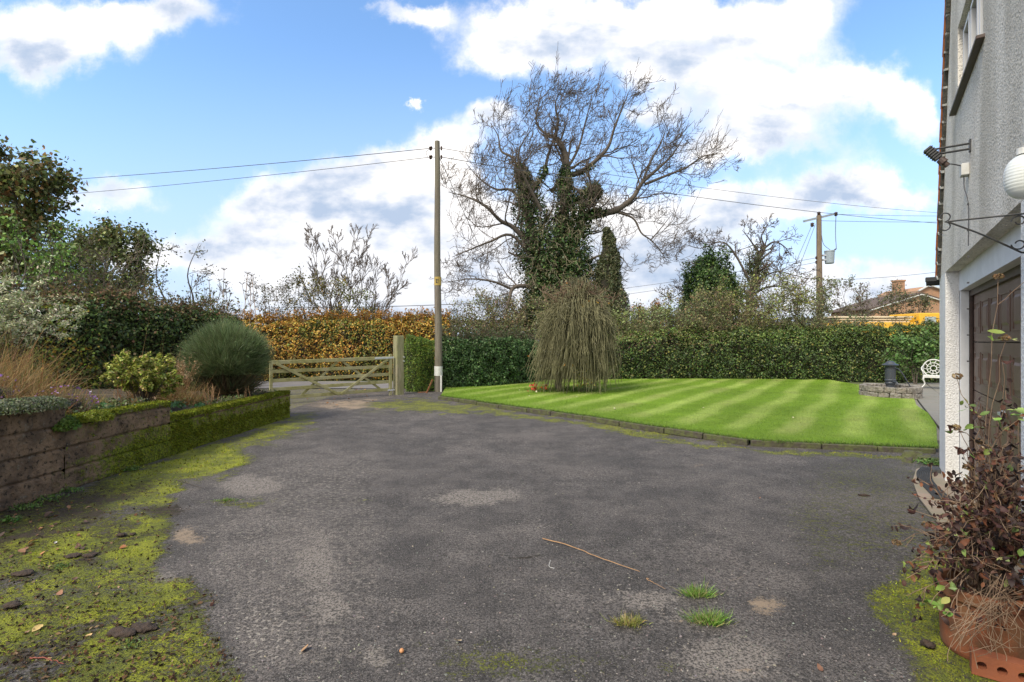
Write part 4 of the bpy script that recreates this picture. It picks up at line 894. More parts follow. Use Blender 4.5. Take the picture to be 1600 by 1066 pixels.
m = MB(); m.bar((-2.52, 15.1, .06), (-2.36, 15.22, .46), .035, .03); m.bar((-2.78, 15.15, .08), (-2.48, 15.12, .10), .02, .02); tag(m.build('rusty_bracket', mat('rust', (.22, .085, .035), .9, noise=(30, .7, (.10, .045, .02))), None), 'rusty brown iron offcut leaning at the foot of the pole', 'iron scrap')

# ================================================================== POLES AND CABLES
PY = 16.25; PX = (685-800)/800*PY; pz = 1.6+(533-221)/800*PY
pole = empty('utility_pole', (PX, PY, 0), 'tall weathered wooden utility pole beside the gate hedge', 'utility pole')
m = MB(); zz = np.linspace(-.1, pz, 14); m.tube([(PX-.0+(-.045)*(z/pz)+.012*math.sin(z*1.1), PY, z) for z in zz], list(.125-.045*np.clip(zz/pz, 0, 1)), 18); m.build('shaft', M['polewood'], pole, smooth=False)
m = MB(); m.tube([(PX, PY, .50), (PX, PY, .80)], .130, 18); m.build('white_plate', M['plate'], pole)
m = MB(); m.bar((PX+.10, PY-.13, 0), (PX+.10, PY-.13, .52), .05, .02, up=(1, 0, 0)); m.build('earth_guard', M['plate'], pole)
m = MB(); zl = 1.6+(533-440)/800*PY; m.tube([(PX-.02, PY, zl-.13), (PX-.02, PY, zl+.14)], .113, 18); wp = m.build('warning_plate', M['yellow'], pole)
m = MB(); yf = PY-.1145   # a small figure struck by a bolt of lightning
m.box((PX-.03, yf, zl+.06), (.10, .004, .012)); m.box((PX-.05, yf, zl-.0), (.025, .004, .09)); m.box((PX+.0, yf, zl+.02), (.02, .004, .07)); m.box((PX-.02, yf, zl-.05), (.07, .004, .02)); m.build('warning_symbol', M['black'], wp)
tp = lambda z: np.array([PX-.045, PY, z])
insul = []
for k_, (dx, z) in enumerate(((-.20, pz-.22), (-.20, pz-.50), (.14, pz-.22), (.14, pz-.50))):
    p = tp(z)+[dx, 0, 0]; m = MB(); rr = (.02, .055, .06, .035, .055, .045, .02) if dx < 0 else (.012, .03, .034, .02, .03, .025, .012)
    m.lathe(list(zip(rr, np.linspace(.07, -.07, 7))), p, 12); m.build('insulator', M['porcelain'], pole); m = MB(); m.tube([p+[0, 0, -.0], tp(z)], .012, 6); m.build('pin', M['galv'], pole); insul.append(p)
def cable(a, b, sag, r, label, n=40, m_=None, group=None):
    a, b = np.array(a, float), np.array(b, float); t = np.linspace(0, 1, n)[:, None]; P = a*(1-t)+b*t; P[:, 2] -= sag*4*(t*(1-t))[:, 0]
    o = npmesh('overhead_cable', *_tube1(P, r), m_ or M['wire'], smooth=True); tag(o, label, 'cable', group); return o
def _tube1(P, r):
    m = MB(); m.tube(P, r, 5, cap=False); return np.array(m.v), np.array(m.f)
cable(insul[0], at(-330, 300, 27), .28, .011, 'upper dark cable running left from the tall wooden pole')
cable(insul[1], at(-330, 328, 27), .30, .009, 'lower thinner cable running left from the tall wooden pole')
cable(insul[2], at(1560, 338, 30), .35, .009, 'upper thin cable passing behind the ivy tree towards the house')
cable(insul[3], at(1560, 354, 30), .38, .012, 'lower thicker cable passing behind the ivy tree towards the house')
cable(tp(pz-.33), at(765, 420, 20), .02, .010, 'steep stay wire dropping from the pole top into the bare tree')
m = MB(); m.tube(resample([insul[0], insul[0]+[-.14, 0, -.12], insul[1]+[-.1, 0, .0]], 10), .007, 5, cap=False); m.build('jumper_wire', M['wire'], pole)
P2Y = 34.0; q0 = at(1281, 533, P2Y); q0[2] = 0; z2 = 1.6+(533-337)/800*P2Y
pole2 = empty('transformer_pole', q0, 'wooden power pole carrying a grey transformer above the far hedge', 'utility pole')
m = MB(); m.tube([q0, q0+[-.06, 0, z2]], [.22, .15], 14); m.build('shaft', M['poledark'], pole2)
ca, cb_ = at(1256, 346, 33.6), at(1302, 335, 34.6); m = MB(); m.bar(ca, cb_, .14, .12); m.build('crossarm', M['greysteel'], pole2)
for p, nm in ((cb_+[.18, 0, .02], 1), (ca+[.55, 0, -.22], 0), (q0+[-.06, 0, z2+.12], 0)):
    m = MB(); m.lathe([(.03, .14), (.11, .09), (.12, .03), (.07, 0), (.12, -.05), (.08, -.12), (.03, -.15)], p, 12); m.build('insulator', M['porcelain'], pole2)
tr = q0+[.58, -.1, 1.6+(533-402)/800*P2Y]; m = MB(); m.lathe([(.001, .44), (.30, .42), (.33, .36), (.30, .34), (.27, -.40), (.25, -.44), (.001, -.44)], tr, 20); trf = m.build('transformer', M['greysteel'], pole2)
m = MB(); m.tube([tr+[.18, 0, .34], tr+[.45, 0, .55]], [.05, .04], 8); m.build('bushing', M['porcelain'], trf); m = MB(); m.box(tr+[-.36, 0, .1], (.2, .2, .1)); m.box(tr+[-.36, 0, -.2], (.2, .2, .1)); m.build('hanger', M['galv'], trf)
m = MB(); m.tube(resample([cb_+[.18, 0, -.1], cb_+[.15, 0, -1.3], tr+[.45, 0, .6]], 12), .02, 5, cap=False); m.build('down_wire', M['wire'], pole2); m = MB(); m.tube(resample([q0+[.1, 0, z2-1.2], q0+[.25, 0, z2-1.9], tr+[.1, 0, .42]], 10), .016, 5, cap=False); m.build('down_wire', M['wire'], pole2)
zt = lambda py: 1.6+(533-py)/800*P2Y
for k_, py in enumerate((403, 410)): m = MB(); m.lathe([(.02, .1), (.07, .06), (.05, 0), (.07, -.05), (.02, -.1)], q0+[-.24, 0, zt(py)], 8); m.build('insulator', M['porcelain'], pole2)
cable(cb_+[.3, 0, 0], at(1600, 336, 40), .1, .012, 'highest of the two level cables running right from transformer pole')
cable(q0+[0, 0, zt(345)], at(1600, 345, 40), .1, .014, 'lower level cable running right from the transformer pole top')
cable(ca+[.6, 0, -.1], at(1216, 470, 30), .05, .014, 'outer slanting stay wire left of the transformer pole'); cable(ca+[.75, 0, -.2], at(1228, 470, 30), .05, .014, 'inner slanting stay wire left of the transformer pole')
cable(q0+[-.24, 0, zt(403)], at(760, 470, 50), .45, .014, 'upper thin cable between transformer pole and ivy tree'); cable(q0+[-.24, 0, zt(410)], at(760, 482, 50), .45, .014, 'lower thin cable between transformer pole and ivy tree')
cable(q0+[.2, 0, zt(438)], at(1620, 402, 26), .25, .012, 'cable rising right from transformer pole past the brick chimney')
cable(at(440, 480, 62), at(760, 473, 60), .2, .04, 'distant horizontal cable low in the gap left of the tall pole')

# ================================================================== HEDGES
def P_left(P, top, lum, n):
    a = pal([(.042, .075, .020), (.068, .11, .026), (.026, .046, .015), (.13, .155, .04)], [5, 3, 3, 1], n, .3)
    b_ = pal([(.20, .13, .07), (.15, .15, .06), (.24, .15, .09), (.11, .13, .045)], [4, 2, 2, 3], n, .3)
    y_ = pal([(.30, .30, .04), (.16, .22, .03), (.42, .24, .03)], [3, 3, 1], n, .2)
    k = RG.random(n) < top*.9+.06; a[k] = b_[k]
    k = (P[:, 1] < 10.7) & (P[:, 1] > 8.7) & (P[:, 2] < 2.4) & (RG.random(n) < .42*(fbm(P, 2.5, 2, 3) > .42)); a[k] = y_[k]; return a
hedge('mixed_hedge', [(-10.6, 7.0), (-9.6, 9.0), (-8.4, 11.2), (-7.0, 13.6)], lambda u: 2.72-.42*u, 1.3, 46000, .062, P_left, 'long dark green mixed hedge with brown bramble top behind the flower bed', sprigs=170, base=.3, sprigcol=lambda n: pal([(.14, .09, .05), (.09, .11, .03), (.2, .17, .05)], [3, 3, 1], n), lump=.22)
def P_beech(P, top, lum, n):
    o = pal([(.40, .23, .04), (.30, .14, .025), (.50, .34, .07), (.15, .08, .02), (.18, .19, .04)], [4, 2, 3, 2, 3], n, .3)
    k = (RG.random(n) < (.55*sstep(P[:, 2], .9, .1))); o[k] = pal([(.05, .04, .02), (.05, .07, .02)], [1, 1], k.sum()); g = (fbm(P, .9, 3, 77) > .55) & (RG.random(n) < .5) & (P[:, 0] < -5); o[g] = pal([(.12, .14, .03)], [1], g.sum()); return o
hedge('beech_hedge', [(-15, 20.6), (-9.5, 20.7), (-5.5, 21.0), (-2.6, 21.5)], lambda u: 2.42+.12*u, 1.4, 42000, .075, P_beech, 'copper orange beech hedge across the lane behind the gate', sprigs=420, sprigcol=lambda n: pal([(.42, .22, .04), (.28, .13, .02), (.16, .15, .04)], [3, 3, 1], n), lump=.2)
def P_ivy(P, top, lum, n):
    a = pal([(.060, .115, .035), (.090, .165, .055), (.035, .068, .025), (.15, .23, .085)], [4, 4, 3, 1], n, .3)
    k = RG.random(n) < top*.35; a[k] = pal([(.16, .15, .09), (.10, .10, .05)], [1, 1], k.sum()); return a
hedge('ivy_hedge', [(-2.35, 16.75), (-1.2, 17.15), (.0, 18.2), (1.2, 19.7)], lambda u: 1.74-.12*u, 1.0, 30000, .062, P_ivy, 'clipped dark glossy ivy hedge running from the pole to the weeping tree', sprigs=120, lump=.12, sprigcol=lambda n: pal([(.12, .12, .06), (.06, .10, .03)], [1, 1], n))
def P_yew(P, top, lum, n): return pal([(.09, .16, .02), (.14, .21, .026), (.04, .075, .015), (.25, .28, .04)], [4, 3, 3, 1], n, .3)
hedge('conifer_shrub', [(-3.35, 16.0), (-2.9, 16.0), (-2.35, 16.45)], lambda u: 1.72-.1*u, .9, 15000, .05, P_yew, 'clipped yellowish green conifer shrub between gate post and pole', aspect=.25, lump=.16, cat='shrub')
hedge('yew_mound', [(-3.75, 17.0), (-3.3, 17.0)], 1.5, .7, 4000, .05, P_yew, 'rounded green shrub peeping out just left of the gate post top', aspect=.3, lump=.1, cat='shrub')
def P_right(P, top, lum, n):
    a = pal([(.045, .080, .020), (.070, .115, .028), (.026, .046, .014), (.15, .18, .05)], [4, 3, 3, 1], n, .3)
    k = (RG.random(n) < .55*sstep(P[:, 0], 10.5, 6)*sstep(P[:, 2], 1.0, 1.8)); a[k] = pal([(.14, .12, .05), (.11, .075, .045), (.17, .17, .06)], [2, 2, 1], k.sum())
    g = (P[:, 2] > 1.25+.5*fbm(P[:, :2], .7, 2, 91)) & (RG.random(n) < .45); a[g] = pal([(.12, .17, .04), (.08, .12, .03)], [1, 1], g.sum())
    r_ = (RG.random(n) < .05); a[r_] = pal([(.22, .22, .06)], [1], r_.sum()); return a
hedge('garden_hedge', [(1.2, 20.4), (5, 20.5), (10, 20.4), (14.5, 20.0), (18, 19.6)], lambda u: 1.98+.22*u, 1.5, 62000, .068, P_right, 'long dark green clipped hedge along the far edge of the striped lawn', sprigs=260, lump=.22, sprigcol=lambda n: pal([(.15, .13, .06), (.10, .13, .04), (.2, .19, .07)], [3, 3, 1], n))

# ================================================================== TREES
def make_tree(name, base, label, limbs, r0, q, lv, mat_=None, cat='tree', group=None, leaf=None, minr=.004, sides=4, extra=None):
    """limbs: list of control polylines (world) with root radius"""
    root = empty(name, base, label, cat, group); out = [[] for _ in range(lv+1)]; big = []
    for pts, ra, rb in limbs:
        P = resample(pts, max(8, len(pts)*4)); rad = np.linspace(ra, rb, len(P)); big.append((P, rad))
        if q.get('nch0'): 
            qq = dict(q); qq['nch'] = [q['nch0']]+q['nch']; L = np.linalg.norm(np.diff(P, axis=0), axis=1).sum()
            kids(out, P, rad*1.0, q.get('L0', L*.5)/q['ratio'], 0, lv, dict(qq, nch=[max(3, int(q['nch0']*L/3))]+q['nch']), q.get('start0', .2))
    o = tubes('trunk', big, mat_ or M['bark'], root, 8)
    mi = max(1, lv); allb = [x for l in out for x in l]
    if allb: tubes('branches', allb, mat_ or M['twig'], root, sides, minr=minr)
    return root, out, big
# ---- the big bare tree with ivy
TY = 26.0
def T(px, py, dy=0): return at(px, py, TY+dy)
base = np.array([(868-800)/800*TY, TY, 0])
L_ = [
 ([base, T(872, 480), T(868, 430), T(872, 390)], .55, .42),
 ([T(872, 470), T(848, 420), T(832, 370), T(822, 320), T(815, 285), T(810, 262)], .34, .13),
 ([T(813, 268), T(800, 246), T(783, 236), T(778, 212), T(766, 192)], .09, .03),
 ([T(828, 300, .2), T(848, 275, .6), T(856, 245, 1), T(864, 220, 1)], .12, .05),
 ([T(872, 400), T(880, 345), T(884, 300), T(884, 250), T(874, 222), T(862, 212)], .30, .11),
 ([T(864, 214), T(846, 204), T(838, 188), T(842, 160), T(848, 135)], .08, .02),
 ([T(866, 216), T(872, 190), T(868, 160), T(884, 128)], .08, .02),
 ([T(884, 276), T(908, 268), T(930, 252), T(950, 230), T(960, 200), T(974, 165), T(984, 140)], .15, .03),
 ([T(872, 420), T(898, 380), T(908, 345), T(912, 310), T(928, 294), T(934, 300)], .24, .10),
 ([T(902, 348), T(930, 334), T(960, 330), T(988, 310), T(1004, 285), T(1030, 262), T(1052, 240), T(1074, 205)], .20, .04),
 ([T(1008, 288), T(1040, 275), T(1072, 262), T(1100, 244), T(1130, 240)], .08, .02),
 ([T(1004, 284), T(1018, 250), T(1034, 220), T(1042, 195)], .07, .02),
 ([T(966, 332), T(990, 342), T(1002, 364), T(1018, 376), T(1032, 392), T(1044, 412)], .065, .02),
 ([T(1016, 376), T(1030, 360), T(1050, 335)], .04, .015),
 ([T(840, 400, -.4), T(805, 358, -.6), T(782, 345, -.8), T(758, 322, -1), T(730, 308, -1), T(700, 300, -1)], .15, .03),
 ([T(826, 330, .5), T(800, 298, .8), T(775, 296, 1), T(750, 280, 1), T(728, 255, 1)], .10, .03),
 ([T(836, 410, -.6), T(800, 368, -1), T(765, 378, -1.3), T(730, 392, -1.5), T(706, 402, -1.5)], .09, .025),
 ([T(850, 450, -.7), T(806, 448, -1.2), T(795, 470, -1.6), T(790, 500, -1.8)], .12, .05),
 ([T(800, 452, -1.2), T(770, 440, -1.5), T(735, 436, -1.8), T(705, 440, -2)], .07, .02),
 ([T(900, 420, -.5), T(935, 400, -.8), T(965, 398, -1), T(985, 420, -1.2)], .07, .02),
 ([T(832, 480, -1), T(812, 500, -1.3), T(790, 512, -1.5), T(770, 512, -1.6)], .09, .02),
 ([T(862, 300, 1.5), T(900, 240, 2.2), T(915, 190, 2.6), T(925, 150, 2.6)], .10, .02),
 ([T(846, 330, -1.5), T(810, 250, -2.2), T(830, 200, -2.6)], .08, .02),
]
q = dict(wig=.21, trop=[(.02, 0, .05), (.03, 0, .06), (.06, 0, .08)], nch=[7, 6, 4], nch0=7.5, L0=2.1, ratio=.58, rr=.42, ang=(30, 75), seg=6, minr=.007, start=.2, flat=.8)
big_root, out, big = make_tree('bare_ivy_tree', base, 'tall bare spreading tree with ivy clad trunk behind the garden hedge', [(a_, b_, c_ if c_ > .041 else .012) for a_, b_, c_ in L_], .5, q, 3, minr=.0088, sides=3)
# long fine twigs reaching up and to the right at the crown's edge
tw = [[], [], []]
for P, r_ in out[2][::2]:
    if P[-1][2] > 6 and RG.random() < .75:
        grow(tw, P[-1], nrm(P[-1]-P[-2])*.7+[.25, 0, .5], RG.uniform(.5, 1.1), .009, 0, 1, dict(wig=.10, trop=[(.03, 0, .06)], nch=[3], ang=(15, 35), ratio=.55, rr=.7, seg=4, minr=.007, start=.3))
tubes('outer_twigs', tw[0]+tw[1], M['twig'], big_root, 3, minr=.009)
# ivy sleeves
IV = []
def sleeve(pts, ra, rb, n, droop=.3):
    P = resample(pts, 30); t = RG.random(n)*29; i = np.minimum(t.astype(int), 28); f = (t-i)[:, None]; c = P[i]*(1-f)+P[i+1]*f; rad = (ra+(rb-ra)*t/29)*(.55+.9*fbm(c*1.0, 1.1, 3, 61))
    d = nrm(RG.normal(0, 1, (n, 3))); Q = c+d*(rad*RG.uniform(.55, 1, n))[:, None]; Q += d*((fbm(Q, 1.4, 3, 9)-.5)*.5)[:, None]; IV.append((Q, d))
sleeve([T(868, 520), T(868, 470), T(862, 420), T(860, 380)], 1.9, 1.5, 20000); sleeve([T(846, 430), T(836, 380), T(828, 330), T(818, 285), T(812, 262)], 1.35, .25, 9000)
sleeve([T(880, 400), T(882, 350), T(884, 300), T(885, 262)], 1.0, .28, 6500); sleeve([T(890, 410), T(905, 360), T(912, 320), T(926, 296), T(936, 300)], 1.2, .22, 5000)
sleeve([T(905, 350), T(930, 334), T(962, 331)], .4, .12, 1300); sleeve([T(885, 276), T(905, 270), T(925, 260)], .28, .12, 700); sleeve([T(826, 300), T(845, 280), T(852, 262)], .4, .12, 700)
sleeve([T(912, 510, -.3), T(908, 450, -.3), T(900, 400, -.3)], 1.5, 1.0, 9000); sleeve([T(826, 500, -.8), T(846, 470, -.8), T(840, 440, -.6)], 1.0, .9, 5000)
Q = np.concatenate([a for a, _ in IV]); dd = np.concatenate([b for _, b in IV]); c = pal([(.045, .09, .024), (.072, .135, .034), (.028, .05, .016), (.14, .16, .06), (.16, .135, .08)], [5, 4, 4, 2, 1.5], len(Q), .3)
hb = sstep(fbm(Q, .6, 3, 70), .5, .62)*sstep(Q[:, 0], .95*2, .2); k = RG.random(len(Q)) < hb*.6; c[k] = pal([(.15, .13, .075), (.12, .12, .05)], [1, 1], k.sum())
leaves('ivy', Q, dd+[0, 0, .2], .105, M['leaf'], big_root, c, .75)
# tangle of pale old-man's-beard stems hanging through the ivy
tw = [[], []]
for i in range(420):
    j = RG.integers(len(Q)); grow(tw, Q[j]+dd[j]*.12, dd[j]*[.6, .6, .2]+[0, -.3, 0], RG.uniform(.5, 1.3), .012, 0, 1, dict(wig=.3, trop=[(0, 0, -.12)], nch=[3], ang=(30, 80), ratio=.55, rr=.7, seg=6, minr=.008))
tubes('climber_stems', tw[0]+tw[1], mat('pale_climber', (.21, .18, .115), .9), big_root, 3, minr=.010)

# ---- generic leafy / bare trees
def simple_tree(name, px, pyb, Y, H_, W_, label, leafcols=None, lw=None, leafsize=.12, per=6, trunks=1, lv=3, q=None, jit=.12, mat_=None, r0=None, cat='tree', group=None, lean=0, z0=0, minr=.006, spreadk=.5, low=.2):
    base = np.array([(px-800)/800*Y, Y, z0]); r0 = r0 or H_*.015; limbs = []; 
    qq = dict(wig=.14, trop=[(0, 0, .03)], nch=[5, 5, 4], nch0=3.2, ratio=.55, rr=.5, ang=(25, 65), seg=5, minr=minr, start=.25, start0=low, L0=W_*.42); qq.update(q or {})
    for i in range(trunks):
        a = 2*math.pi*(i+RG.random()*.6)/trunks; s_ = (W_*spreadk*.6 if trunks > 1 else W_*.06)
        top = base+[math.cos(a)*s_+lean, math.sin(a)*s_*.7, H_*RG.uniform(.8, 1.0)]; dv = top-base; wv = lambda: RG.normal(0, .035*H_, 3)*[1, 1, .2]
        limbs.append(([base+[RG.normal(0, .05), 0, -.1], base+dv*.3+wv()-[.1*dv[0], 0, 0], base+dv*.55+wv(), base+dv*.78+wv(), top], r0/(trunks**.5), min(r0*.1, minr)))
    root, out, big = make_tree(name, base, label, limbs, r0, qq, lv, mat_, cat, group, minr=minr, sides=3)
    if leafcols is not None:
        src = out[-1]+(out[-2] if lv > 1 else []); per = max(1, int(round(per*.45))); Q = twigpts(src, per, jit); c = pal(leafcols, lw or [1]*len(leafcols), len(Q), .28)
        leaves('crown', Q, None, leafsize, M['leaf'], root, c, .6)
    return root
DK = [(.105, .135, .042), (.15, .18, .055), (.065, .085, .03), (.25, .16, .06), (.20, .22, .065)]
simple_tree('oak_tree', -25, 0, 15, 7.3, 5.0, 'dark oak with browning leaves rising at the left edge of the view', DK+[(.15, .085, .03)], [5, 4, 4, 2, 2, 2], .14, 30, lv=3, q=dict(nch0=9.0, nch=[6, 5], L0=1.9), low=.3, jit=.16, lean=.2)
simple_tree('oak_tree', 115, 0, 20, 6.7, 3.3, 'rounded dark green oak just right of the left edge oak', DK, [5, 4, 4, 1, 2], .13, 17, lv=3, trunks=2, q=dict(nch0=8, nch=[6, 5], L0=1.5), low=.3, jit=.15)
simple_tree('oak_tree', 190, 0, 20.5, 6.1, 3.5, 'dark green oak with sky gaps, right of the rounded oak', DK, [5, 4, 4, 1, 2], .13, 15, lv=3, trunks=2, q=dict(nch0=8, nch=[6, 5], L0=1.5), low=.3, jit=.16)
simple_tree('bare_sapling', 262, 0, 17.5, 5.2, 2.4, 'small bare tree with twisting dark twigs right of the left oaks', [(.10, .08, .04), (.09, .11, .03)], [1, 1], .07, 1, trunks=2, lv=3, q=dict(trop=[(.08, 0, .03)], wig=.18), lean=.6)
simple_tree('bare_sapling', 308, 0, 17, 3.9, 2.2, 'low bare thicket tree just above the left hedge', [(.10, .08, .04)], None, .06, 1, trunks=3, lv=3, q=dict(trop=[(.05, 0, .03)], wig=.2), lean=.2)
GRN = [(.16, .28, .05), (.12, .20, .04), (.23, .34, .08), (.08, .13, .03)]
simple_tree('hazel_shrub', 68, 0, 11.2, 3.9, 2.2, 'fresh green hazel with upright stems standing above the left hedge', GRN, [4, 4, 1, 2], .085, 13, trunks=7, lv=3, q=dict(nch0=2.6, nch=[4, 3]), z0=.3, cat='shrub', jit=.08)
simple_tree('hazel_shrub', 175, 0, 12.5, 3.6, 2.6, 'sparse olive green shrub above the left hedge, right of the hazel', [(.10, .10, .04), (.08, .10, .03), (.15, .17, .05)], None, .06, 10, trunks=9, lv=3, q=dict(nch0=3.5, nch=[4, 3]), z0=.3, cat='shrub', jit=.08)
simple_tree('young_sycamore', 128, 0, 11.0, 3.1, .7, 'single bright yellow green sapling poking above the left hedge', [(.20, .30, .05)], None, .10, 2, lv=2, q=dict(nch0=3), z0=.5, cat='sapling', r0=.014)
simple_tree('autumn_maple', 285, 0, 15.5, 3.1, 2.6, 'low green and yellow bush where the left hedge drops', [(.14, .15, .03), (.22, .15, .03), (.09, .11, .03)], None, .07, 7, trunks=5, lv=3, cat='shrub', jit=.1)
# variegated willow at the left edge: pale cream sprays
vb = np.array([-7.75, 7.3, 1.1]); root = empty('variegated_willow', vb, 'cream and pale green variegated willow spilling in from the left edge', 'shrub'); out = [[], [], []]
for i in range(46):
    a = RG.uniform(-1.6, 1.6); grow(out, vb+[RG.normal(0, .25), RG.normal(0, .3), .25], (math.cos(a)*.8, math.sin(a)*.5-.2, RG.uniform(.5, 1.8)), RG.uniform(.9, 1.55), .010, 0, 1, dict(wig=.07, trop=[(.02, 0, -.05)], nch=[8], ang=(20, 40), ratio=.3, rr=.6, seg=7, minr=.003, start=.3))
tubes('stems', out[0]+out[1], M['twig'], root, 4); Q = twigpts(out[1], 26, .018); leaves('foliage', Q, [(0, 0, .6)], .05, M['leaf'], root, pal([(.46, .48, .28), (.60, .58, .42), (.26, .33, .13)], [3, 2, 2], len(Q), .15), .34)
vb = vb+[-.6, -1.0, -.0]
# bare saplings and yellowing shrubs beyond the lane
simple_tree('ash_sapling', 528, 0, 24, 6.9, 2.5, 'slender bare sapling with several upright stems above the beech hedge', None, trunks=5, lv=3, q=dict(wig=.10, trop=[(0, 0, .09)], ang=(20, 45), nch0=5.5, nch=[6, 5], L0=1.3), r0=.08, minr=.010, spreadk=.85)
simple_tree('ash_sapling', 580, 0, 24.5, 5.6, 2.4, 'bare sapling leaning right over the beech hedge', None, trunks=4, lv=3, q=dict(wig=.12, trop=[(.03, 0, .08)], ang=(20, 45), nch0=5.5, nch=[6, 5], L0=1.3), r0=.07, minr=.010, lean=.5, spreadk=.85)
simple_tree('field_maple', 500, 0, 22.8, 4.6, 3.0, 'olive and golden leaved shrub in front of the bare saplings', [(.17, .15, .03), (.28, .19, .03), (.10, .11, .03), (.13, .14, .05)], [3, 2, 3, 3], .085, 8, trunks=6, lv=3, cat='shrub', jit=.12)
simple_tree('field_maple', 440, 0, 22.5, 4.2, 3.0, 'thin brownish green shrub left of the golden one', [(.10, .10, .04), (.13, .11, .05), (.07, .08, .03)], None, .075, 4, trunks=7, lv=3, cat='shrub', jit=.12)
simple_tree('field_maple', 560, 0, 22.6, 4.0, 2.2, 'small yellow green shrub under the leaning sapling', [(.16, .17, .04), (.10, .12, .03)], None, .08, 6, trunks=5, lv=3, cat='shrub', jit=.12)
for i, (px, h) in enumerate(((330, 3.55), (348, 3.9), (362, 3.5), (378, 3.75), (390, 3.45), (402, 3.7))):
    p = np.array([(px-800)/800*16.5, 16.5, 1.2]); root = empty('hogweed_stalk', p, 'dead umbel topped hogweed stalks standing above the left hedge', 'plant', 'dead hogweed stalks above the hedge')
    out = [[], []]; grow(out, p, (RG.normal(0, .04), 0, 1), h-1.2, .016, 0, 0, dict(wig=.03, trop=[(0, 0, 0)], nch=[0], ang=(10, 20), ratio=.3, rr=.5, seg=6)); P = out[0][0][0]; extra = []
    for hd in (P[-1], P[-2]+[.12, 0, 0], P[-2]+[-.14, 0, .1], P[-3]+[.1, 0, .15]):
        extra.append((np.linspace(P[-3], hd, 4), np.full(4, .008)))
        for j in range(9): a = RG.uniform(0, 6.28); extra.append((np.linspace(hd, hd+[math.cos(a)*.10, math.sin(a)*.10, .07], 4), np.full(4, .006)))
    tubes('stem', out[0], M['stick'], root, 5); tubes('umbels', extra, M['twig'], root, 3)
# scrub over the right hand hedge
SC = [(.10, .105, .045), (.13, .12, .055), (.08, .10, .03), (.12, .08, .045)]
for px, Y, h, w_, lab, cols in ((748, 24.5, 2.9, 3.2, 'brownish scrub bush behind the ivy hedge beside the pole', SC), (800, 23, 3.0, 3.0, 'olive scrub bush behind ivy hedge below the big tree', SC),
    (985, 23, 2.9, 2.6, 'pale green scrub bush right of the weeping tree', [(.17, .20, .07), (.12, .15, .05), (.10, .11, .04)]), (1040, 23, 2.8, 3.0, 'greyish green scrub bush left of the ivy covered tree', [(.11, .15, .06), (.14, .15, .07), (.10, .09, .05)]),
    (1110, 22.5, 2.9, 3.0, 'tangled brown green scrub bush below the ivy covered tree', SC), (1175, 22.6, 3.3, 3.2, 'yellowish green scrub bush below the berry tree', [(.15, .17, .04), (.10, .12, .035), (.12, .10, .05)]),
    (1235, 22.6, 3.3, 3.0, 'dense olive scrub bush in front of the transformer pole', [(.10, .12, .05), (.13, .14, .06), (.09, .08, .04)]), (1290, 22.4, 1.9, 2.4, 'low grey green bush at the right of the transformer pole foot', [(.09, .12, .06), (.12, .13, .07)])):
    simple_tree('scrub_bush', px, 0, Y, h*(1.2 if px > 1090 else 1.1), w_*1.15, lab, [tuple(v*1.6 for v in cc) for cc in cols], None, .08, 17, trunks=13, lv=3, cat='bush', jit=.12, q=dict(nch0=4, nch=[4, 3], wig=.2), spreadk=.9)
# columnar conifer
cY = 24.5; cb = np.array([(950-800)/800*cY, cY, 0]); ch = 1.6+(533-356)/800*cY; root = empty('columnar_conifer', cb, 'narrow dark conifer with pointed top right of the ivy clad trunk', 'tree')
n = 22000; z = RG.uniform(.3, 1, n)*ch; rad = 1.12*np.clip((1-(z/ch)**1.7), .02, 1)**.8; a = RG.uniform(0, 6.283, n); rr = rad*RG.uniform(.72, 1.04, n); P = cb+np.c_[np.cos(a)*rr, np.sin(a)*rr, z]; P[:, :2] += ((fbm(P, 1.6, 3, 4)-.5)*.7)[:, None]+RG.normal(0, .04, (n, 2))
leaves('crown', P, np.c_[np.cos(a), np.sin(a), .3*np.ones(n)], .12, M['leaf'], root, pal([(.085, .10, .042), (.055, .07, .027), (.13, .125, .065)], [3, 3, 2], n), .35)
m = MB(); m.tube([cb, cb+[0, 0, ch*.9]], [.16, .03], 8); m.build('trunk', M['bark'], root)
m = MB(); m.lathe([(.5, .3), (.6, ch*.3), (.52, ch*.6), (.3, ch*.82), (.02, ch*.93)], tuple(cb), 12); m.build('inner_branches', M['core'], root)
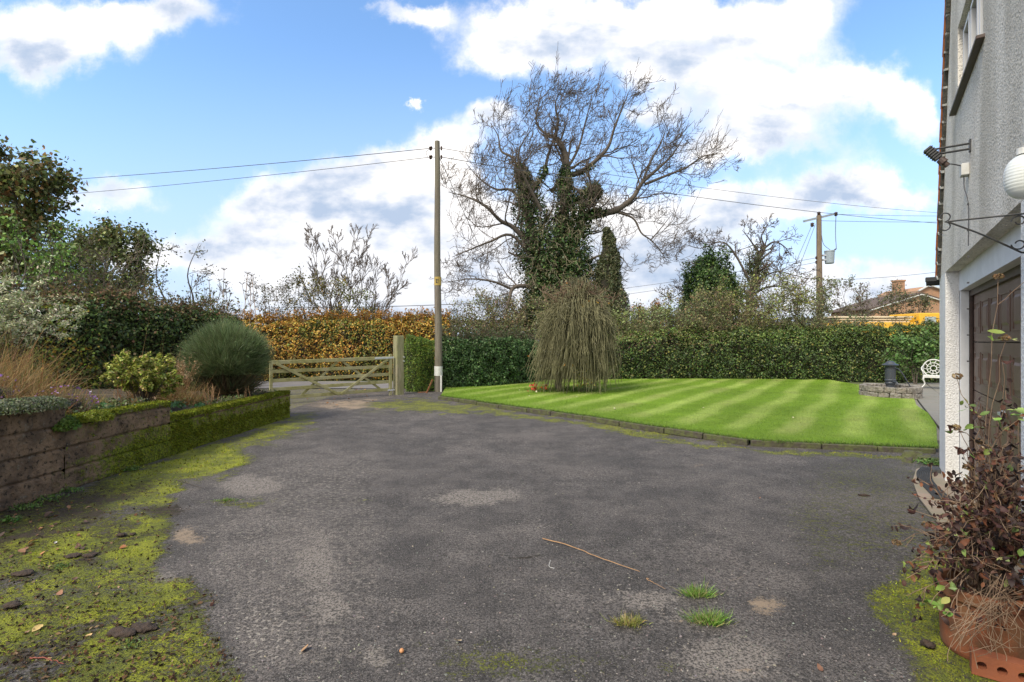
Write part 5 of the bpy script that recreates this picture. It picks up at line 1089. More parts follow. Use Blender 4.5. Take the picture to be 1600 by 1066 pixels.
# weeping tree on the lawn
WB = gp(872, 611, LZ); root = empty('weeping_tree', WB, 'leafless weeping tree with curtain of hanging olive twigs on the lawn', 'tree'); wc = WB+[.62, 0, 0]
m = MB(); m.tube(resample([WB+[0, 0, -.05], WB+[.06, 0, .9], WB+[.28, 0, 1.9], WB+[.55, 0, 2.9]], 14), list(np.linspace(.11, .05, 14)), 10); m.build('trunk', M['bark'], root, smooth=True)
st = []
for i in range(1700):
    a = RG.uniform(0, 6.283) if i % 2 else .57*(i//2 % 11)+RG.normal(0, .16); g = RG.random()**.8
    ro = .10+g*.98; zt0 = 3.25-.95*g**1.3+RG.normal(0, .13)                      # the strand leaves the dome at (ro, zt0)
    zend = RG.uniform(.08, .9) if RG.random() < .62 else RG.uniform(.8, 2.3); fl = (.14+.30*g)*RG.uniform(.3, 1.3)
    n_ = 11; t = np.linspace(0, 1, n_); up = t < .3; tt = np.where(up, t/.3, (t-.3)/.7)
    r_ = np.where(up, ro*tt**.9, ro+fl*tt); z = np.where(up, 2.45+(zt0-2.45)*np.sin(tt*math.pi*.5)**.8, zt0-(zt0-zend)*tt**1.2)
    left = .30*max(0, -math.cos(a))*np.clip((2.3-z)/2.2, 0, 1)**1.2
    r_ = r_*.84; P = np.c_[wc[0]+np.cos(a)*r_*1.02-left-.06*np.clip((2.2-z)/2.2, 0, 1), wc[1]+np.sin(a)*r_, z+LZ]+RG.normal(0, .030, (n_, 3)).cumsum(0)*.9; st.append((P, np.linspace(.011, .0045, n_)))
    for _ in range(2):
        j = RG.integers(3, n_-1); o2 = [[]]; grow(o2, P[j], nrm(P[j]-P[j-1])+RG.normal(0, .5, 3), RG.uniform(.15, .5), .005, 0, 0, dict(wig=.18, trop=[(0, 0, -.15)], nch=[0], seg=5, ang=(1, 2), ratio=1, rr=1)); st += o2[0]
tubes('hanging_twigs', st, M['weep'], root, 3, minr=.0062)
tw = [[], [], []]
for i in range(110): grow(tw, wc+[RG.normal(0, .35), RG.normal(0, .25), 2.65], (RG.normal(0, .7), RG.normal(0, .5), 1), RG.uniform(.4, .8), .010, 0, 1, dict(wig=.25, trop=[(0, 0, -.03)], nch=[5], ang=(30, 70), ratio=.5, rr=.6, seg=5, minr=.005))
tubes('top_twigs', tw[0]+tw[1], mat('reddish_twig', (.16, .10, .065), .9), root, 3, minr=.007)
Q = np.array([st[i][0][RG.integers(3, 5)] for i in RG.integers(0, len(st), 60)]); leaves('last_leaves', Q, None, .10, M['leaf'], root, pal([(.60, .33, .03), (.5, .2, .03)], [2, 1], 60), .7)
Q = WB+[.75, -.35, .0]+RG.normal(0, 1, (150, 3))*[.16, .12, .0]+np.c_[np.zeros((150, 2)), RG.uniform(.15, .85, 150)]
tw = [[], []]; 
for i in range(7): grow(tw, WB+[.75+RG.normal(0, .08), -.35, 0], (RG.normal(0, .2), 0, 1), .85, .006, 0, 0, dict(wig=.08, trop=[(0, 0, 0)], nch=[0], seg=5, ang=(1, 2), ratio=1, rr=1))
sr = empty('sapling', WB+[.75, -.35, 0], 'little yellow leaved sapling under the right side of the weeping tree', 'sapling'); tubes('stems', tw[0], M['twig'], sr, 4, minr=.005); leaves('foliage', Q, None, .055, M['leaf'], sr, pal([(.55, .40, .07), (.42, .30, .06)], [1, 1], 150), .6)
n = 900; P = WB+np.c_[RG.normal(0, .42, n), RG.normal(0, .22, n), np.zeros(n)]; tag(blades('rough_grass', P, np.c_[RG.normal(0, .35, (n, 2)), np.ones(n)], RG.uniform(.08, .24, n), .009, M['leaf'], cols=pal([(.08, .14, .02), (.14, .15, .05), (.05, .08, .02)], [2, 1, 1], n)), 'rough uncut grass round the foot of the weeping tree', 'grass', kind='stuff')
for i, (dx, dy, lab) in enumerate(((-.42, -.1, 'small clump of red leaves left of the weeping tree foot'), (-.72, .0, 'red leaved clump farther left of the weeping tree foot'))):
    n = 50; tag(leaves('red_seedling', WB+[dx, dy, .12]+RG.normal(0, 1, (n, 3))*[.07, .05, .06], None, .07, M['leaf'], cols=pal([(.55, .06, .04), (.4, .12, .04)], [2, 1], n)), lab, 'plant')

# ivy covered tree and the berry tree
iY = 27.0; ib = np.array([(1110-800)/800*iY, iY, 0]); root = empty('ivy_covered_tree', ib, 'squat tree wholly wrapped in dark ivy behind the garden hedge', 'tree')
n = 34000; d = nrm(RG.normal(0, 1, (n, 3))); Q = ib+[0, 0, 3.4]+d*np.array([1.6, 1.2, 3.1])*RG.uniform(.72, 1.0, (n, 1))*(.38+1.15*fbm(d*1.2+3, 2.4, 4, 8))[:, None]; Q[:, 0] += np.where(Q[:, 2] < 3.6, -.25*(3.6-Q[:, 2])/2, 0)
leaves('ivy', Q, d, .105, M['leaf'], root, pal([(.05, .10, .028), (.085, .155, .038), (.03, .055, .017), (.16, .22, .045)], [5, 4, 4, 1.2], n, .3), .7)
m = MB(); m.lathe([(.5, .2), (.85, 2), (.8, 3.8), (.5, 5.2), (.05, 5.9)], tuple(ib), 12); m.build('inner_branches', M['core'], root); m = MB(); m.tube([ib, ib+[0, 0, 3]], [.3, .2], 8); m.build('trunk', M['bark'], root)
tY = 27.5; 
def T2(px, py, dy=0): return at(px, py, tY+dy)
L2 = [([T2(1168, 533)*[1, 1, 0], T2(1170, 480), T2(1178, 440), T2(1186, 405), T2(1196, 385)], .2, .08), ([T2(1194, 388), T2(1210, 378), T2(1226, 386), T2(1236, 400)], .06, .02), ([T2(1188, 400), T2(1172, 375), T2(1160, 360)], .06, .02), ([T2(1194, 386), T2(1190, 368), T2(1200, 350)], .05, .015),
      ([T2(1174, 462), T2(1196, 450), T2(1222, 448), T2(1250, 460)], .08, .02), ([T2(1176, 450), T2(1150, 400), T2(1128, 378), T2(1096, 388), T2(1070, 382)], .07, .018), ([T2(1170, 470), T2(1120, 445), T2(1080, 450), T2(1044, 470)], .05, .015), ([T2(1176, 445), T2(1210, 425), T2(1240, 430), T2(1264, 436)], .05, .015)]
rt, out, _ = make_tree('berry_tree', L2[0][0][0], 'gnarled tree with dark red berries between ivy tree and transformer pole', [(a_, b_, min(c_, .012) if c_ < .07 else c_) for a_, b_, c_ in L2], .2, dict(wig=.2, trop=[(0, 0, .04)], nch=[6, 5, 4], nch0=8.0, L0=1.3, ratio=.58, rr=.5, ang=(30, 70), seg=5, minr=.009, start=.2), 3, minr=.010)
Q = twigpts(out[2], 2, .04); Q = Q[RG.random(len(Q)) < .3]; leaves('berries', Q, None, .075, M['leaf'], rt, pal([(.09, .03, .025), (.10, .09, .03), (.14, .05, .03)], [3, 2, 2], len(Q)), .9)
Q = T2(1180, 425)+RG.normal(0, 1, (2600, 3))*[.3, .25, .6]; leaves('leafy_clump', Q, None, .09, M['leaf'], rt, pal([(.06, .09, .03), (.10, .10, .04)], [1, 1], 2600), .6)
for px, Y, h, w_, lab, per, cols in ((1330, 30, 4.8, 3.6, 'thin brownish hawthorn right of the transformer pole', 5, [(.12, .085, .05), (.10, .11, .04)]), (1375, 31, 5.0, 4.2, 'olive green rounded tree in front of the brick house', 11, [(.10, .11, .05), (.13, .13, .065), (.075, .09, .035)]), (1425, 30.5, 4.9, 2.8, 'olive tree partly hiding the brick house gable', 8, [(.10, .11, .05), (.12, .12, .06)]), (1310, 31, 3.4, 2.4, 'low yellowish bush beside the transformer pole', 8, [(.15, .16, .04), (.10, .12, .03)])):
    simple_tree('hawthorn', px, 0, Y, h, w_, lab, cols, None, .095, per, trunks=4, lv=3, jit=.14, q=dict(wig=.2, nch0=2.6), minr=.011, low=.25)
simple_tree('autumn_tree', 1005, 0, 55, 5.2, 4.2, 'distant russet autumn tree seen right of the conifer', [(.22, .10, .03), (.10, .10, .03), (.30, .13, .03)], None, .2, 18, trunks=3, lv=3, jit=.3, minr=.02)
n = 9000; X = RG.uniform(-40, 80, n); Q = np.c_[X, RG.uniform(85, 90, n), RG.uniform(0, 1, n)*(4.2+2.0*fbm(np.c_[X, X*0], .12, 3, 5))]
tag(leaves('distant_woods', Q, [(0, -1, .4)], .9, M['leaf'], cols=pal([(.09, .07, .05), (.08, .09, .05), (.14, .08, .04)], [2, 2, 1], n)), 'low far off line of autumn woodland along the horizon', 'woods', kind='stuff')

# ================================================================== BEYOND: brick house and yellow lorry
hY = 60; root = empty('brick_house', at(1470, 533, hY)*[1, 1, 0], 'distant orange brick house with gables and tall chimney', 'house')
def hp(px, py): return at(px, py, hY)
a0, a1 = hp(1395, 533)[0], hp(1540, 533)[0]; ax_, az = hp(1438, 461)[0], hp(1438, 461)[2]; ez = hp(1480, 478)[2]
def prism(pts, y0, y1):
    m = MB(); n = len(pts); return m.add([(x, y0, z) for x, z in pts]+[(x, y1, z) for x, z in pts], [tuple(range(n)), tuple(range(2*n-1, n-1, -1))]+[(i, i+n, (i+1) % n+n, (i+1) % n) for i in range(n)])
lx, rx = ax_-5.5, ax_+5.5; sl_ = (az-hp(1467, 470)[2])/(hp(1467, 470)[0]-ax_); ez = az-5.5*sl_
prism([(lx, 0), (rx, 0), (rx, ez), (ax_, az), (lx, ez)], hY, hY+8).build('gable_wall', M['brick'], root)
for sx in (-1, 1): m = MB(); m.bar((ax_, hY-.12, az+.05), (ax_+sx*5.9, hY-.12, az+.05-5.9*sl_), .28, .12, up=(0, 1, 0)); m.build('bargeboard', M['plate'], root)
rf = MB()
for sx in (-1, 1): rf.add([(ax_, hY-.2, az+.16), (ax_+sx*6, hY-.2, az+.16-6*sl_), (ax_+sx*6, hY+8.2, az+.16-6*sl_), (ax_, hY+8.2, az+.16), (ax_, hY-.2, az+.3), (ax_+sx*6, hY-.2, az+.3-6*sl_), (ax_+sx*6, hY+8.2, az+.3-6*sl_), (ax_, hY+8.2, az+.3)], [(0, 1, 2, 3), (7, 6, 5, 4), (0, 4, 5, 1), (1, 5, 6, 2), (2, 6, 7, 3)])
rf = rf.build('roof', mat('brown_roof', (.10, .07, .055), .9), root)
c_ = hp(1444, 444); m = MB(); m.box((c_[0], hY+4, (hp(0, 433)[2]+az-1)/2), (.95, .9, hp(0, 433)[2]-az+1)); m.box((c_[0], hY+4, hp(0, 433)[2]), (1.1, 1.05, .2)); m.build('chimney', M['brick'], rf)
m = prism([(hp(1452, 0)[0], 0), (hp(1500, 0)[0], 0), (hp(1500, 0)[0], hp(0, 452)[2]), (hp(1466, 0)[0], hp(0, 445)[2]), (hp(1452, 0)[0], hp(0, 452)[2])], hY+1.5, hY+8.5); m.build('upper_gable', M['brick'], root)
m = MB(); m.bar((hp(1449, 0)[0], hY+1.3, hp(0, 453)[2]), (hp(1466, 0)[0], hY+1.3, hp(0, 443.5)[2]), .25, .12, up=(0, 1, 0)); m.bar((hp(1466, 0)[0], hY+1.3, hp(0, 443.5)[2]), (hp(1500, 0)[0], hY+1.3, hp(0, 455)[2]), .25, .12, up=(0, 1, 0)); m.build('upper_bargeboard', M['plate'], root)
lY = 27; root = empty('yellow_lorry', at(1400, 533, lY)*[1, 1, 0], 'yellow lorry with long cream load glimpsed over the garden hedge', 'lorry')
def lp(px, py, dy=0): return at(px, py, lY+dy)
def lbox(nm, x0, x1, y0, y1, mm, d0=0, dep=2.2, par=None, bev=.04):
    a, b_ = lp(x0, y0), lp(x1, y1); return MB().box(((a[0]+b_[0])/2, lY+d0+dep/2, (a[2]+b_[2])/2), (abs(b_[0]-a[0]), dep, abs(a[2]-b_[2]))).build(nm, mm, par or root, bevel=bev)
cabm = lbox('cab', 1437, 1490, 489, 560, M['yvan']); lbox('cab_window', 1445, 1462, 495, 505, mat('pale_window', (.35, .4, .4), .2), -.03, .1, cabm, 0)
lbox('body', 1308, 1434, 504, 545, M['yvan']); lbox('chassis', 1310, 1436, 546, 560, M['black'], .2, 1.8)
for j, y in enumerate((494.0, 497.6, 501.0)): lbox('plank_stack', 1305+j*4, 1430-j*2, y, y+2.6, M['cream'], .1+.05*j, 2.0, None, .01)
for x in (1330, 1415, 1465):
    p = lp(x, 533); m = MB(); m.tube([(p[0], lY-.05, .5), (p[0], lY+.3, .5)], .5, 20); wh = m.build('wheel', M['rubber'], root); m = MB(); m.tube([(p[0], lY-.08, .5), (p[0], lY-.04, .5)], .24, 14); m.build('rim', M['galv'], wh)

# ================================================================== WELL, PUMP, BENCH
wc_ = gp(1391, 619, .06); root = empty('stone_well', wc_, 'low round well kerb of rough stones at the corner of the lawn', 'well')
for c_i in range(2):
    nst = 17
    for i in range(nst):
        a0 = 2*math.pi*(i+.5*c_i+RG.normal(0, .05))/nst; wd = 2*math.pi/nst*.95; Ri, Ro = .56, .72+RG.normal(0, .012); V = []
        for r in (Ri, Ro):
            for aa in (a0, a0+wd/2, a0+wd):
                for z in (-.05+c_i*.17, .115+c_i*.16+RG.normal(0, .01)): V.append((wc_[0]+r*math.cos(aa), wc_[1]+r*math.sin(aa), wc_[2]+z+.02))
        m = MB(); m.add(V, [(0, 1, 3, 2), (2, 3, 5, 4), (6, 8, 9, 7), (8, 10, 11, 9), (1, 7, 9, 3), (3, 9, 11, 5), (0, 6, 7, 1), (4, 5, 11, 10), (0, 2, 8, 6), (2, 4, 10, 8)]); m.build('stone', M['stone'], root, bevel=.022)
m = MB(); m.lathe([(.001, .16), (.57, .16)], tuple(wc_), 20); m.build('fill', M['soil'], root)
pc = wc_+[0, 0, 0]; zt_ = 1.6+(533-565)/800*wc_[1]; pr = empty('hand_pump', pc, 'dark cast iron hand pump standing inside the round stone well', 'pump')
Hh = zt_-pc[2]; m = MB(); m.lathe([(.001, .12), (.10, .12), (.10, .32), (.12, .33), (.125, .38), (.115, .40), (.13, .42), (.135, .46), (.12, .48), (.12, Hh-.14), (.13, Hh-.10)], tuple(pc), 20); m.build('body', M['iron'], pr, smooth=False)
m = MB(); m.lathe([(.12, Hh-.12), (.20, Hh-.11), (.205, Hh-.085), (.13, Hh-.06), (.09, Hh-.01), (.05, Hh+.015), (.001, Hh+.02)], tuple(pc), 20); m.build('cap', M['iron'], pr)
for j in range(10): a = 2*math.pi*j/10; m = MB(); m.box((pc[0]+.118*math.cos(a), pc[1]+.118*math.sin(a), pc[2]+.5+(Hh-.66)/2), (.012, .02, Hh-.66), rz=a); m.build('rib', M['iron'], pr)
m = MB(); hnd = resample([pc+[.10, -.05, Hh-.18], pc+[.22, -.08, Hh-.26], pc+[.38, -.12, .42], pc+[.50, -.15, .18]], 12); m.tube(hnd, list(np.linspace(.022, .014, 12)), 8); m.build('handle', M['iron'], pr); m = MB(); m.tube([pc+[0, -.1, .42], pc+[0, -.24, .40], pc+[0, -.26, .34]], [.03, .025, .03], 8); m.build('spout', M['iron'], pr)
# bench
bb = gp(1450, 610); bb = np.array([13.86, 16.4, .05]); root = empty('garden_bench', bb, 'ornate white cast metal garden bench half hidden by the house corner', 'bench')
bw = 1.1; sz_ = .43; 
def BB(x, y, z): return bb+[x, y, z]
m = MB(); m.box(BB(0, 0, sz_), (bw, .42, .02))
for j in range(11): m.box(BB(-bw/2+.05+j*.1, 0, sz_+.014), (.04, .38, .012))
m.box(BB(0, -.215, sz_-.03), (bw, .015, .07)); m.build('seat', M['white'], root, bevel=.004)
for sx in (-1, 1):
    for fy in (-1, 1):
        m = MB(); m.tube(resample([BB(sx*(bw/2-.06), fy*.19, sz_), BB(sx*(bw/2-.01), fy*.21, sz_-.12), BB(sx*(bw/2-.05), fy*.17, .16), BB(sx*(bw/2+.07 if fy < 0 else bw/2), fy*.24, .0)], 12), list(np.linspace(.028, .016, 12)), 8); m.build('leg', M['white'], root, smooth=True)
    m = MB(); m.tube(resample([BB(sx*(bw/2-.02), .2, .74), BB(sx*(bw/2+.02), .0, .70), BB(sx*(bw/2+.03), -.2, .64), BB(sx*(bw/2), -.24, .56), BB(sx*(bw/2-.02), -.19, .44)], 14), .017, 8); m.build('armrest', M['white'], root, smooth=True)
m = MB()
for cx in (-.27, .27):
    for k_, r_ in enumerate((.27, .17, .08)): m.tube([BB(cx+r_*math.cos(t), .21, .66+r_*math.sin(t)*1.05) for t in np.linspace(0, 2*math.pi, 26)], (.022, .012, .014)[k_], 6, cap=False)
    for k_ in range(10): a = 2*math.pi*k_/10; m.tube([BB(cx+.07*math.cos(a), .21, .66+.07*math.sin(a)), BB(cx+.155*math.cos(a+.25), .21, .66+.165*math.sin(a+.25)), BB(cx+.265*math.cos(a), .21, .66+.275*math.sin(a))], .010, 5)
m.build('backrest', M['white'], root, smooth=True)
root.rotation_euler = (0, 0, R(-38))
simple_tree('laurel_shrub', 1432, 0, 18.3, 1.75, 1.5, 'bright green broad leaved shrub behind the hand pump and bench', [(.10, .19, .05), (.07, .13, .03), (.14, .24, .07)], None, .10, 8, trunks=7, lv=3, cat='shrub', jit=.09, q=dict(nch0=3))
# stones and weeds at the house corner
for i, (px, py, s_, lab) in enumerate(((1425, 715, .13, 'flat dark stone at the end of the lawn edging'), (1443, 720, .10, 'rough dark stone next to the white corner pier'), (1418, 722, .07, 'small stone before the flat dark stone'))):
    p = gp(px, py); d = [( s_*(1+.25*math.sin(k*1.7+i))*math.cos(k*math.pi/5), s_*(1+.2*math.cos(k*2.3+i))*math.sin(k*math.pi/5)) for k in range(10)]
    m = MB(); m.add([(p[0]+x, p[1]+y, -.01) for x, y in d]+[(p[0]+x*.8+.01, p[1]+y*.8, s_*.6+.015*math.sin(k*3)) for k, (x, y) in enumerate(d)], [tuple(range(10, 20))]+[(k, (k+1) % 10, (k+1) % 10+10, k+10) for k in range(10)]); tag(m.build('rubble_stone', M['kerb'], bevel=.012), lab, 'stone')

# ================================================================== THE NEAR RIGHT CORNER
pc2 = np.array([2.435, 2.645, 0]); root = empty('terracotta_pot', pc2, 'large terracotta pot with thick rim under the withered brown shrub', 'plant pot')
m = MB(); m.lathe([(.001, 0), (.165, 0), (.172, .02), (.182, .28), (.198, .29), (.202, .335), (.196, .345), (.168, .345), (.163, .30), (.155, .27), (.001, .265)], tuple(pc2), 40); m.build('pot', M['terracotta'], root, smooth=False, bevel=.003)
m = MB(); m.lathe([(.001, .285), (.158, .28)], tuple(pc2), 24); m.build('potting_soil', M['soil'], root)
pc3 = np.array([H(5.05, .22, 0)[0], H(5.05, .22, 0)[1], 0])
# perforated brick on edge
bo = np.array(H(4.83, .285, 0)); bd = np.array([-NV[0], -NV[1], 0]); bf = np.array([WV[0], WV[1], 0]); bl, bh, bt_ = .215, .103, .065
m = MB(); nh = 3; cw = bl/nh
def bpnt(x, z, f): return bo+bd*x+np.array([0, 0, z+.004])+bf*f
for h in range(nh):
    cx = cw*(h+.5); ring = []; sq = []
    for k in range(16):
        a = 2*math.pi*k/16; c_, s_ = math.cos(a), math.sin(a); kk = 1/max(abs(c_), abs(s_)); ring.append((cx+.019*c_, bh/2+.019*s_)); sq.append((cx+cw/2*c_*kk, bh/2+bh/2*s_*kk))
    V = [bpnt(*p, 0) for p in ring]+[bpnt(*p, 0) for p in sq]+[bpnt(*p, -bt_*.96) for p in ring]+[bpnt(*p, -bt_) for p in sq]
    F = []
    for k in range(16): n_ = (k+1) % 16; F += [(k, n_, 16+n_, 16+k), (k, 32+k, 32+n_, n_), (32+k, 48+k, 48+n_, 32+n_)]
    m.add(V, F)
for z in (0, bh): m.add([bpnt(0, z, 0), bpnt(bl, z, 0), bpnt(bl, z, -bt_), bpnt(0, z, -bt_)], [(0, 1, 2, 3)])
for x in (0, bl): m.add([bpnt(x, 0, 0), bpnt(x, bh, 0), bpnt(x, bh, -bt_), bpnt(x, 0, -bt_)], [(0, 1, 2, 3)])
tag(m.build('perforated_brick', mat('red_brick', (.26, .08, .034), .85, noise=(30, .6, (.24, .08, .04)), bump=(80, .5, .004))), 'red perforated brick on edge in front of the terracotta pot', 'brick')
def bigleaves(name, P, Nn, size, m, parent, cols, curl=.5, aspect=.62, axis=None):
    n = len(P); Nn = nrm(Nn+RG.normal(0, .5, (n, 3))); a = nrm(np.cross(Nn, RG.normal(0, 1, (n, 3)))) if axis is None else nrm(axis-Nn*(axis*Nn).sum(1)[:, None]); b = np.cross(Nn, a)
    L = (size*(1+RG.normal(0, .25, n)).clip(.5, 1.6))[:, None]; cu = (curl*RG.normal(.5, .6, n))[:, None]; fo = RG.uniform(.1, .7, n)[:, None]
    V = []
    for x, w in ((0, 0), (.22, .36), (.5, .5), (.78, .34), (1, 0)):
        c = P+a*L*(x-.1)+Nn*L*cu*((x-.4)**2-.1)
        if w == 0: V += [c]
        else: V += [c-b*L*aspect*w+Nn*L*fo*w*.5, c, c+b*L*aspect*w*1.0+Nn*L*fo*w*.5]
    V = np.stack(V, 1); T = np.array([(0, 2, 1), (0, 3, 2), (1, 2, 5), (1, 5, 4), (2, 3, 6), (2, 6, 5), (4, 5, 8), (4, 8, 7), (5, 6, 9), (5, 9, 8), (7, 8, 10), (8, 9, 10)]); F = (np.arange(n)[:, None, None]*11+T[None]).reshape(-1, 3)
    return npmesh(name, V.reshape(-1, 3), F, m, parent, np.repeat(cols, 11, 0), smooth=False)
ds = empty('withered_shrub', pc2+[.02, .02, .28], 'withered hydrangea-like shrub with curled brown leaves growing over the terracotta pot', 'shrub')
org = pc2+np.array([.02, -.0, .27]); st = []; LP = []; LG = []; heads = []
def stem(tgt, r0=.0035, side=4, leaves_=True):
    tgt = np.array(tgt); o = org+np.array([RG.normal(0, .05), RG.normal(0, .05), 0]); mid = o*.55+tgt*.45+[0, 0, .12+.1*RG.random()]+RG.normal(0, .03, 3); P = resample([o, mid, tgt], 12)+RG.normal(0, .006, (12, 3)); st.append((P, np.linspace(r0, .0014, 12)))
    for k in range(side):
        j = RG.integers(4, 11); o2 = [[]]; grow(o2, P[j], nrm(P[j]-P[j-1])+RG.normal(0, .7, 3), RG.uniform(.06, .2), .0022, 0, 0, dict(wig=.22, trop=[(0, 0, -.04)], nch=[0], seg=5, ang=(1, 2), ratio=1, rr=1, tip=.5)); q_ = o2[0][0][0]; st.append((q_, np.linspace(.002, .001, 6)))
        if leaves_: LP.extend([q_[3], q_[4], q_[5], q_[5]])
    if leaves_: LP.extend([P[11], P[10], P[9], P[7], P[8]])
def sp(px, py, Y): return at(px, py, Y)
for i in range(95):
    px, py = 1555+RG.normal(0, 42), 822+RG.normal(0, 52); Y = RG.uniform(2.3, 2.95); p = sp(px, py, Y); s_ = (p[:2]-C0)@NV
    if s_ < .05: p[:2] += NV*(.05-s_)
    stem(p, side=6)
for px, py, Y in ((1418, 905, 2.62), (1432, 880, 2.62), (1415, 930, 2.62), (1450, 860, 2.6), (1470, 850, 2.6), (1455, 890, 2.6), (1480, 820, 2.7), (1440, 830, 2.8), (1490, 870, 2.5), (1530, 620, 2.6), (1548, 650, 2.6), (1570, 640, 2.5), (1590, 660, 2.5), (1575, 610, 2.5), (1510, 700, 2.7), (1590, 720, 2.4), (1570, 560, 2.5), (1585, 690, 2.5), (1540, 700, 2.7), (1560, 920, 2.35), (1580, 940, 2.3), (1590, 900, 2.3), (1540, 905, 2.4), (1570, 970, 2.28), (1560, 735, 2.6), (1520, 760, 2.7), (1500, 790, 2.7)): stem(sp(px, py, Y), side=3)
for px, py, Y in ((1496, 588, 2.7), (1494, 668, 2.7), (1560, 432, 2.6), (1447, 820, 2.8), (1400, 848, 2.7), (1541, 700, 2.6), (1570, 528, 2.5), (1530, 690, 2.7), (1512, 730, 2.7)):
    t_ = sp(px, py, Y); stem(t_, .0024, 1, False); heads.append(t_)
for i in range(48):  # dry matted stems hanging over the pot front
    a, b_ = sp(1500+RG.random()*100, 930+RG.normal(0, 20), 2.35), sp(1480+RG.random()*130, 1000+RG.normal(0, 22), 2.25+RG.random()*.1); mid = (a+b_)/2+RG.normal(0, .07, 3)*[1, .5, 1]; P = resample([a, mid, b_], 10); st.append((P, np.full(10, .0013)))
tubes('stems', st, mat('dry_twig', (.25, .17, .11), .9, noise=(8, .7, (.13, .08, .05))), ds, 5)
Q = np.array(LP); Q = Q+RG.normal(0, .008, Q.shape); sQ = (Q[:, :2]-C0)@NV; Q = Q[sQ > .03]; pxx = 800+800*Q[:, 0]/Q[:, 1]; c = pal([(.038, .015, .012), (.068, .026, .017), (.13, .048, .020), (.022, .010, .009), (.18, .10, .05), (.16, .22, .05)], [5, 5, 3, 4, .8, .6], len(Q), .25)
bigleaves('dead_leaves', Q, np.c_[np.zeros(len(Q)), -np.ones(len(Q))*.5, np.ones(len(Q))*.4], np.full(len(Q), .033), mat('dead_leaf', attr='Col', rough=.7, trans=.12), ds, c, 2.2, .55, axis=RG.normal(0, .6, (len(Q), 3))+[0, 0, -1])
Q = np.concatenate([sp(x, y, Y)+RG.normal(0, 1, (6, 3))*[.03, .03, .012] for x, y, Y in ((1480, 915, 2.6), (1470, 935, 2.6), (1458, 950, 2.6), (1500, 880, 2.6), (1490, 835, 2.6), (1560, 650, 2.5), (1530, 668, 2.6), (1585, 645, 2.5), (1570, 530, 2.5), (1512, 635, 2.7), (1575, 870, 2.4))]); bigleaves('green_leaves', Q, np.tile([0, -.3, 1.], (len(Q), 1)), np.full(len(Q), .045), M['leaf'], ds, pal([(.20, .32, .07), (.35, .40, .15)], [2, 1], len(Q)), .5, .5)
Q = np.concatenate([h+nrm(RG.normal(0, 1, (60, 3)))*[.019, .019, .013] for h in heads]); leaves('dried_flower_heads', Q, None, .014, M['leaf'], ds, pal([(.28, .19, .10), (.20, .13, .06)], [1, 1], len(Q)), .7)
# weeds at the pier corner and the wall foot
def weed(px, py, sc_w, n, lab, cols=((.08, .16, .03), (.13, .20, .05)), size=.04, flat=.5, z=0):
    p = gp(px, py, z); d = nrm(RG.normal(0, 1, (n, 3))); d[:, 2] = abs(d[:, 2])*flat; tag(leaves('weed', p+[0, 0, .01]+d*np.array([1.4, 1, .8])*sc_w*RG.uniform(.3, 1, (n, 1)), d*.3+[0, 0, .8], size, M['leaf'], cols=pal(cols, [1]*len(cols), n), aspect=.5), lab, 'weed')
weed(1455, 725, .17, 260, 'leafy green weeds at the foot of the white corner pier')
for px, py, s_, lab in ((40, 795, .12, 'green weed against the wall foot, nearest the left edge'), (78, 782, .14, 'spreading green weed at the wall foot above the leaf litter'), (112, 768, .10, 'small green weed below the second wall course'), (205, 735, .10, 'mossy weed tuft by the little orange fruit'), (15, 815, .09, 'low weed in the corner of the litter')): weed(px, py, s_, 170, lab, size=.024)
weed(95, 888, .05, 60, 'tiny bright weed growing in the moss among clods', size=.015); weed(212, 1010, .06, 60, 'tiny bright green weed below the mud clod', size=.014)
def tuft(px, py, r, h, n, lab, cols):
    p = gp(px, py); P = p+np.c_[RG.normal(0, r, n), RG.normal(0, r*.45, n), np.zeros(n)]; off = (P-p)/r; d = np.c_[off[:, 0]*.45, off[:, 1]*.5, np.ones(n)]+RG.normal(0, .28, (n, 3))*[1, 1, .2]
    tag(blades('grass_tuft', P, d, RG.uniform(.4, 1, n)*h, .0034, M['leaf'], cols=pal(cols, [1]*len(cols), n), bend=.35, segs=3), lab, 'grass tuft', 'grass tufts in the asphalt')
gc = [(.13, .26, .03), (.20, .34, .06), (.09, .19, .02), (.36, .33, .14)]
tuft(1092, 930, .045, .075, 420, 'smaller fresh green grass tuft, farther of the two near the tan patch', gc); tuft(1108, 972, .05, .08, 560, 'larger fresh green grass tuft, nearer of the two beside the tan patch', gc); tuft(982, 975, .045, .06, 260, 'straggly yellowing grass tuft left of the two green ones', [(.25, .26, .06), (.17, .20, .03), (.40, .32, .14)])
tuft(355, 782, .05, .03, 260, 'short grass tuft at the start of the moss streak', gc)
